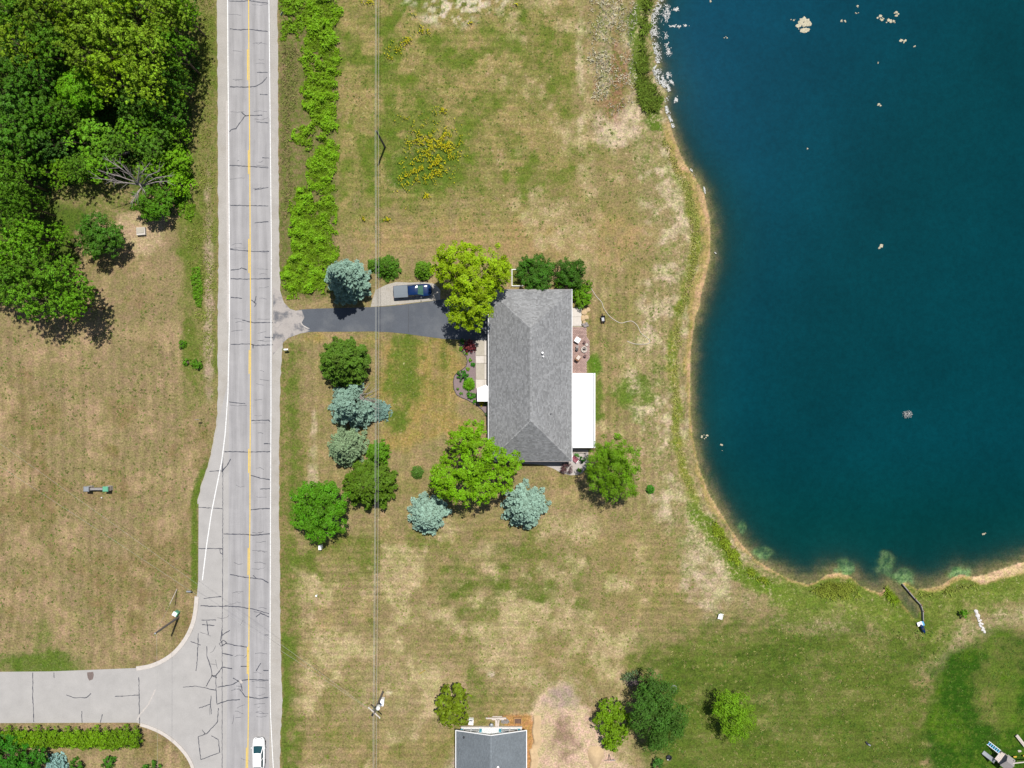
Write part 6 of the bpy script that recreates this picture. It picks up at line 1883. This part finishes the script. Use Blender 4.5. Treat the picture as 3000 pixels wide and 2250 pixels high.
for a in range(N):
    for r_, z in ((1.0, 0.004), (.7, .35), (.35, .6), (0.02, .7)):
        an = 2 * math.pi * a / N
        k = 1 + .12 * math.sin(3 * an) + rg.uniform(-.05, .05)
        vs.append((c.x + math.cos(an) * 1.2 * r_ * k, c.y + math.sin(an) * 1.7 * r_ * k, z))
for a in range(N):
    for k in range(3): fs.append((a * 4 + k, ((a + 1) % N) * 4 + k, ((a + 1) % N) * 4 + k + 1, a * 4 + k + 1))
tag(mb.add(vs, fs).build('sand_heap', M['sand'], None, True), 'low heap of pale sand beside the lime green shrub', 'sand')
c = P(1785, 2226)
t = thing('sawhorse', 'dark wooden A shaped trestle lying on the sand', 'trestle', c, R(4))
MB().bar((-.75, 0, .06), (.75, 0, .06), .09, .08).build('beam', M['pole_wood'], t)
MB().bar((-.2, .05, .1), (.02, .95, .1), .06, .06).build('leg', M['dark'], t); MB().bar((.2, .05, .1), (.02, .95, .16), .06, .06).build('leg', M['dark'], t)
MB().bar((.1, -.08, .05), (.95, -.12, .05), .08, .06).build('plank', M['grey_wood'], t)
c = P(1238, 1966)
t = thing('marker_stake', 'slanting yellow marker stake on the south lawn', 'stake', c)
MB().tube([(-.5, -.45, .0), (.5, .45, .9)], .04, 6).build('tube', M['yellow'], t)
# south lawn oddments
c = P(1974, 2016, .05)
t = thing('metal_hoop', 'grey metal hoop lying beside the dark south lawn tree', 'hoop', (c.x, c.y, 0))
MB().tube([(.42 * math.cos(a * .2618), .42 * math.sin(a * .2618), .06) for a in range(25)], .045, 6).build('ring', M['grey_metal'], t)
MB().tube([(.2 * math.cos(a * .5236), .2 * math.sin(a * .5236) + .1, .06) for a in range(13)], .02, 5).build('inner_ring', M['grey_metal'], t)
c = P(1960, 2219, .3)
t = thing('tub', 'dark round tub on the grass south of the tall dark tree', 'tub', (c.x, c.y, 0))
MB().lathe((0, 0, 0), [(.28, 0), (.38, .4), (.42, .44), (.36, .42), (.27, .08)], 16).build('shell', M['dark'], t); MB().box((-.2, -.3, .44), (.14, .1, .05)).build('handle', M['white'], t)
c = P(2543, 2180, .2)
t = thing('lawn_sprinkler', 'black and white sprinkler on a bare spot of the south lawn', 'sprinkler', (c.x, c.y, 0), R(-30))
MB().box((0, 0, .1), (.5, .3, .2)).build('base', M['dark'], t); MB().box((.25, 0, .22), (.4, .18, .08)).build('arm', M['grey_metal'], t); MB().lathe((-.3, .1, 0), [(.14, 0), (.14, .2), (.05, .25)], 10).build('head', M['dark'], t)
# lakeside chair
c = P(2110, 1807, .4)
t = thing('lawn_chair', 'white lawn chair facing the lake on dry grass', 'chair', (c.x, c.y, ground_z(2110, 1807)), R(-105))
for k in range(5): MB().box((-.3 + k * .15, 0, .38), (.11, .56, .035)).build('slat', M['white'], t)
MB().box((-.45, 0, .62), (.06, .56, .6), 0, Matrix.Rotation(-.35, 3, 'Y')).build('backrest', M['white'], t)
for y in (-.3, .3):
    MB().box((0, y, .55), (.7, .07, .04)).build('armrest', M['white'], t)
    for x in (-.3, .3): MB().box((x, y, .19), (.05, .05, .38)).build('leg', M['white'], t)
# inlet: retaining boards, white ramp sheet, dark kayak, small raft
zc_ = -.1
c = P(2703, 1830)
t = thing('retaining_wall', 'weathered board wall along the east side of the muddy inlet', 'wall', (c.x, c.y, -.2))
ln = [(2645,1712),(2662,1732),(2680,1753),(2698,1772),(2704,1790),(2705,1818)]
for i in range(len(ln) - 1):
    a, b_ = P(*ln[i]) - c, P(*ln[i + 1]) - c
    MB().bar((a.x, a.y, -.05), (b_.x, b_.y, -.05), .1, .7).build('board', M['grey_wood'], t)
    MB().box((b_.x + .08, b_.y, 0.0), (.13, .13, .9)).build('post', M['brown_wood'], t)
c = P(2695, 1828)
t = thing('boat_ramp', 'white ramp sheet at the head of the muddy inlet', 'ramp', (c.x, c.y, -.15), R(20))
MB().box((0, 0, .1), (.75, .6, .1)).build('sheet', M['white'], t); MB().box((.5, -.1, .12), (.3, .7, .06)).build('edge_board', M['steel_blue'], t)
c = P(2702, 1841)
t = thing('kayak', 'short dark blue kayak drawn up behind the inlet', 'kayak', (c.x, c.y, 0.05), R(-68))
loft([(-.72, .04, .12, .2), (-.45, .2, .03, .28), (0, .27, 0, .3), (.45, .2, .03, .3), (.72, .04, .14, .26)], 14, .7).build('hull', M['blue_car'], t, True)
MB().lathe((0, 0, .29), [(.17, 0), (.19, .04), (.15, .05)], 12).build('cockpit', M['dark'], t)
# row of white stones
c = P(2870, 1820)
sr2 = thing('stone_row', 'row of white stones set in the grass by the south shore', 'stones', (c.x, c.y, 0))
rg = random.Random(33)
for k in range(34):
    f = k / 33
    p = P(2857 + 25 * f + rg.uniform(-5, 5) * (.6 + .4 * math.sin(f * 3)), 1787 + 63 * f + rg.uniform(-2, 2)) - c
    s_ = rg.uniform(.09, .2)
    MB().blob((p.x, p.y, .07), (s_ * 1.2, s_, s_ * .7), 500 + k, .2, 8, 5).build('stone', M['white_stone'], sr2)
# play set in the south east corner
c = P(2936, 2222, 1.2)
ps = thing('play_set', 'grey wooden play tower with blue ladder and swing beam on the green lawn', 'play set', (c.x, c.y, 0), R(-38))
for x in (-.9, .9):
    for y in (-.8, .8): MB().box((x, y, 1.1), (.12, .12, 2.2)).build('post', M['grey_wood'], ps)
for k in range(9): MB().box((-.84 + k * .21, 0, 1.3), (.19, 1.7, .05)).build('deck_board', M['pale_wood'], ps)
MB().add([(-.2, -1.0, 1.9), (1.2, -1.0, 1.9), (1.2, 0.1, 2.5), (-.2, .1, 2.5), (1.2, 1.0, 1.9), (-.2, 1.0, 1.9)], [(0, 1, 2, 3), (3, 2, 4, 5)]).build('canopy', M['grey_wood'], ps)
for s_ in (-1, 1):
    MB().bar((-.95, .55 + s_ * .28, 1.3), (-2.3, .55 + s_ * .28, .05), .08, .1).build('ladder_rail', M['white'], ps)
for k in range(6):
    f = (k + .5) / 6
    MB().box((-.95 - 1.35 * f, .55, 1.3 - 1.25 * f), (.2, .5, .04)).build('ladder_step', M['steel_blue'], ps)
vs = []
for k in range(7):
    f = k / 6
    x, z = -.6 - 1.5 * f, 1.25 - 1.1 * f ** .8
    vs += [(x, -1.35, z + .15), (x, -1.3, z), (x, -.75, z), (x, -.7, z + .15)]
MB().add(vs, [(4 * k + j, 4 * k + j + 1, 4 * k + 5 + j, 4 * k + 4 + j) for k in range(6) for j in range(3)]).build('slide', M['grey_metal'], ps)
MB().bar((.9, .4, 2.25), (3.9, 3.3, 2.25), .13, .15).build('swing_beam', M['pale_wood'], ps)
for k in (.35, .7):
    q = Vector((.9, .4, 2.2)).lerp(Vector((3.9, 3.3, 2.2)), k)
    MB().tube([tuple(q + Vector((.15, .15, 0))), tuple(q + Vector((.15, .15, -1.7)))], .015, 4).build('rope', M['dark'], ps)
    MB().tube([tuple(q - Vector((.15, .15, 0))), tuple(q + Vector((-.15, -.15, -1.7)))], .015, 4).build('rope', M['dark'], ps)
    MB().box(tuple(q + Vector((0, 0, -1.72))), (.5, .22, .04), R(44)).build('swing_seat', M['yellow'], ps)
for s_ in (-1, 1):
    MB().bar((3.9, 3.3, 2.25), (3.9 + s_ * .8, 3.3 - s_ * .8, 0), .1, .1).build('swing_leg', M['grey_wood'], ps)
c = P(2990, 2170, .3)
t = thing('garden_bench', 'pale plank bench lying beside the play set', 'bench', (c.x, c.y, 0), R(-52))
for y in (-.14, .02, .16): MB().box((0, y, .4), (2.2, .12, .05)).build('plank', M['pale_wood'], t)
for x in (-.9, .9): MB().box((x, 0, .19), (.1, .4, .38)).build('leg', M['grey_wood'], t)
for u, v, lb in ((2986, 2200, 'pale stepping stone beside the plank bench'),):
    c = P(u, v); tag(MB().blob((c.x, c.y, .08), (.3, .18, .12), 5, .12).build('stepping_stone', M['stone']), lb, 'stone')

# ------------------------------------------------------------------ on the lake
def mat_patch(u, v, a, b_, seed, label, group=None, name='algae_mat', mat='algae', n=None):
    """ragged floating mat: lumps with low height"""
    rg = random.Random(seed)
    c = P(u, v, WATER_Z)
    mb = MB()
    n = n or max(3, int(a * b_ / 9))
    for k in range(n):
        an, rr = rg.uniform(0, 6.28), math.sqrt(rg.random())
        x, y = math.cos(an) * rr * a * S, math.sin(an) * rr * b_ * S
        s_ = rg.uniform(.08, .24) * (.45 + min(a, b_) / 20)
        mb.blob((x, y, .01), (s_ * rg.uniform(.8, 1.5), s_, .05), seed * 31 + k, .3, 7, 4)
    o = mb.build(name, M[mat])
    o.location = (c.x, c.y, WATER_Z + .01)
    return tag(o, label, 'algae', group)
mat_patch(2354, 74, 20, 20, 1, 'largest pale algae mat floating on the open lake')
mat_patch(2322, 56, 8, 4, 2, 'ragged tail of algae beside the largest floating mat')
gA = 'small algae mats drifting on the lake'
lA = 'small pale algae mat drifting on the deep lake'
for k, (u, v, a, b_) in enumerate(((2472,61,14,4),(2516,19,5,4),(2511,38,6,2),(2580,53,10,8),(2604,64,9,8),(2617,62,7,6),(2626,42,9,7),(2647,119,10,7),(2680,137,4,3),(2573,184,2,2),(2575,308,7,3),(2365,438,2,3),(2080,3,6,4),(2125,110,6,3),(2066,1280,11,6),(2114,1312,3,14),(2578,722,7,8),(2882,1563,6,3))):
    mat_patch(u, v, a, b_, 10 + k, lA, gA)
# white flecks modelled as sun glint and froth along the upper shore
rg = np.random.RandomState(91)
pts = []
for (u0, v0, u1, v1, sp, n) in ((1940,-10,1912,60,14,500),(1912,60,1925,180,16,900),(1960,20,1945,60,16,260),(1928,180,1915,205,8,180),(1920,205,1950,255,16,600),(1955,215,1970,245,8,240),(1955,250,1962,270,6,120),(1952,280,1952,320,6,220),(1952,320,1964,350,5,200),(1966,350,1972,372,6,160),(1975,30,1988,24,6,120),(1960,75,1990,78,5,120),(1990,78,2022,72,4,120),(1978,290,1980,296,8,120),(2022,496,2040,520,3,90),(2062,548,2066,566,3,50),(2088,738,2096,742,4,40),(1948,100,1960,160,10,260)):
    t_ = rg.rand(n)
    pts.append(np.stack([u0 + (u1 - u0) * t_ + rg.normal(size=n) * sp * .38, v0 + (v1 - v0) * t_ + rg.normal(size=n) * sp * .4], 1))
p = np.concatenate(pts)
p = p[(sdist(SHORE, p[:, 0], p[:, 1]) > -4) & (fbm(p[:, 0], p[:, 1], 9, 95, 3) > .42)]
cen = np.stack([(p[:, 0] - 1500) * S * 1.0036, (1125 - p[:, 1]) * S * 1.0036, np.full(len(p), WATER_Z + .03) + rg.uniform(0, .04, len(p))], 1)
v, q = leaf_quads(cen, rg.normal(size=(len(p), 3)) * .12 + np.array([0, 0, 1.]), np.full(len(p), .12), rg, .8)
tag(link('foam_glint', np_mesh('foam_glint', v, q, M['foam_glint'])), 'white flecks of modelled sun glint and froth along the upper lake shore', None, None, 'stuff')
# aerator fountain
c = P(2656, 1214, WATER_Z)
ft = thing('fountain', 'small aerating fountain splashing white in the open lake', 'fountain', (c.x, c.y, WATER_Z))
MB().lathe((0, 0, -.2), [(.3, 0), (.34, .12), (.34, .24), (.1, .3), (.05, .4)], 14).build('float', M['dark'], ft)
rg = random.Random(6)
mb = MB()
for k in range(190):
    a, rr = rg.uniform(0, 6.28), rg.uniform(.15, .8)
    mb.blob((math.cos(a) * rr, math.sin(a) * rr * .8, .55 * (1 - (rr - .3) ** 2) * rg.uniform(.2, 1)), (rg.uniform(.015, .05),) * 3, k, .2, 5, 4)
mb.tube([(.5, .35, .1), (.3, .1, .3), (.05, -.15, .25), (-.05, -.45, .08)], [.03, .05, .05, .02], 5)
mb.build('spray', M['foam_glint'], ft)
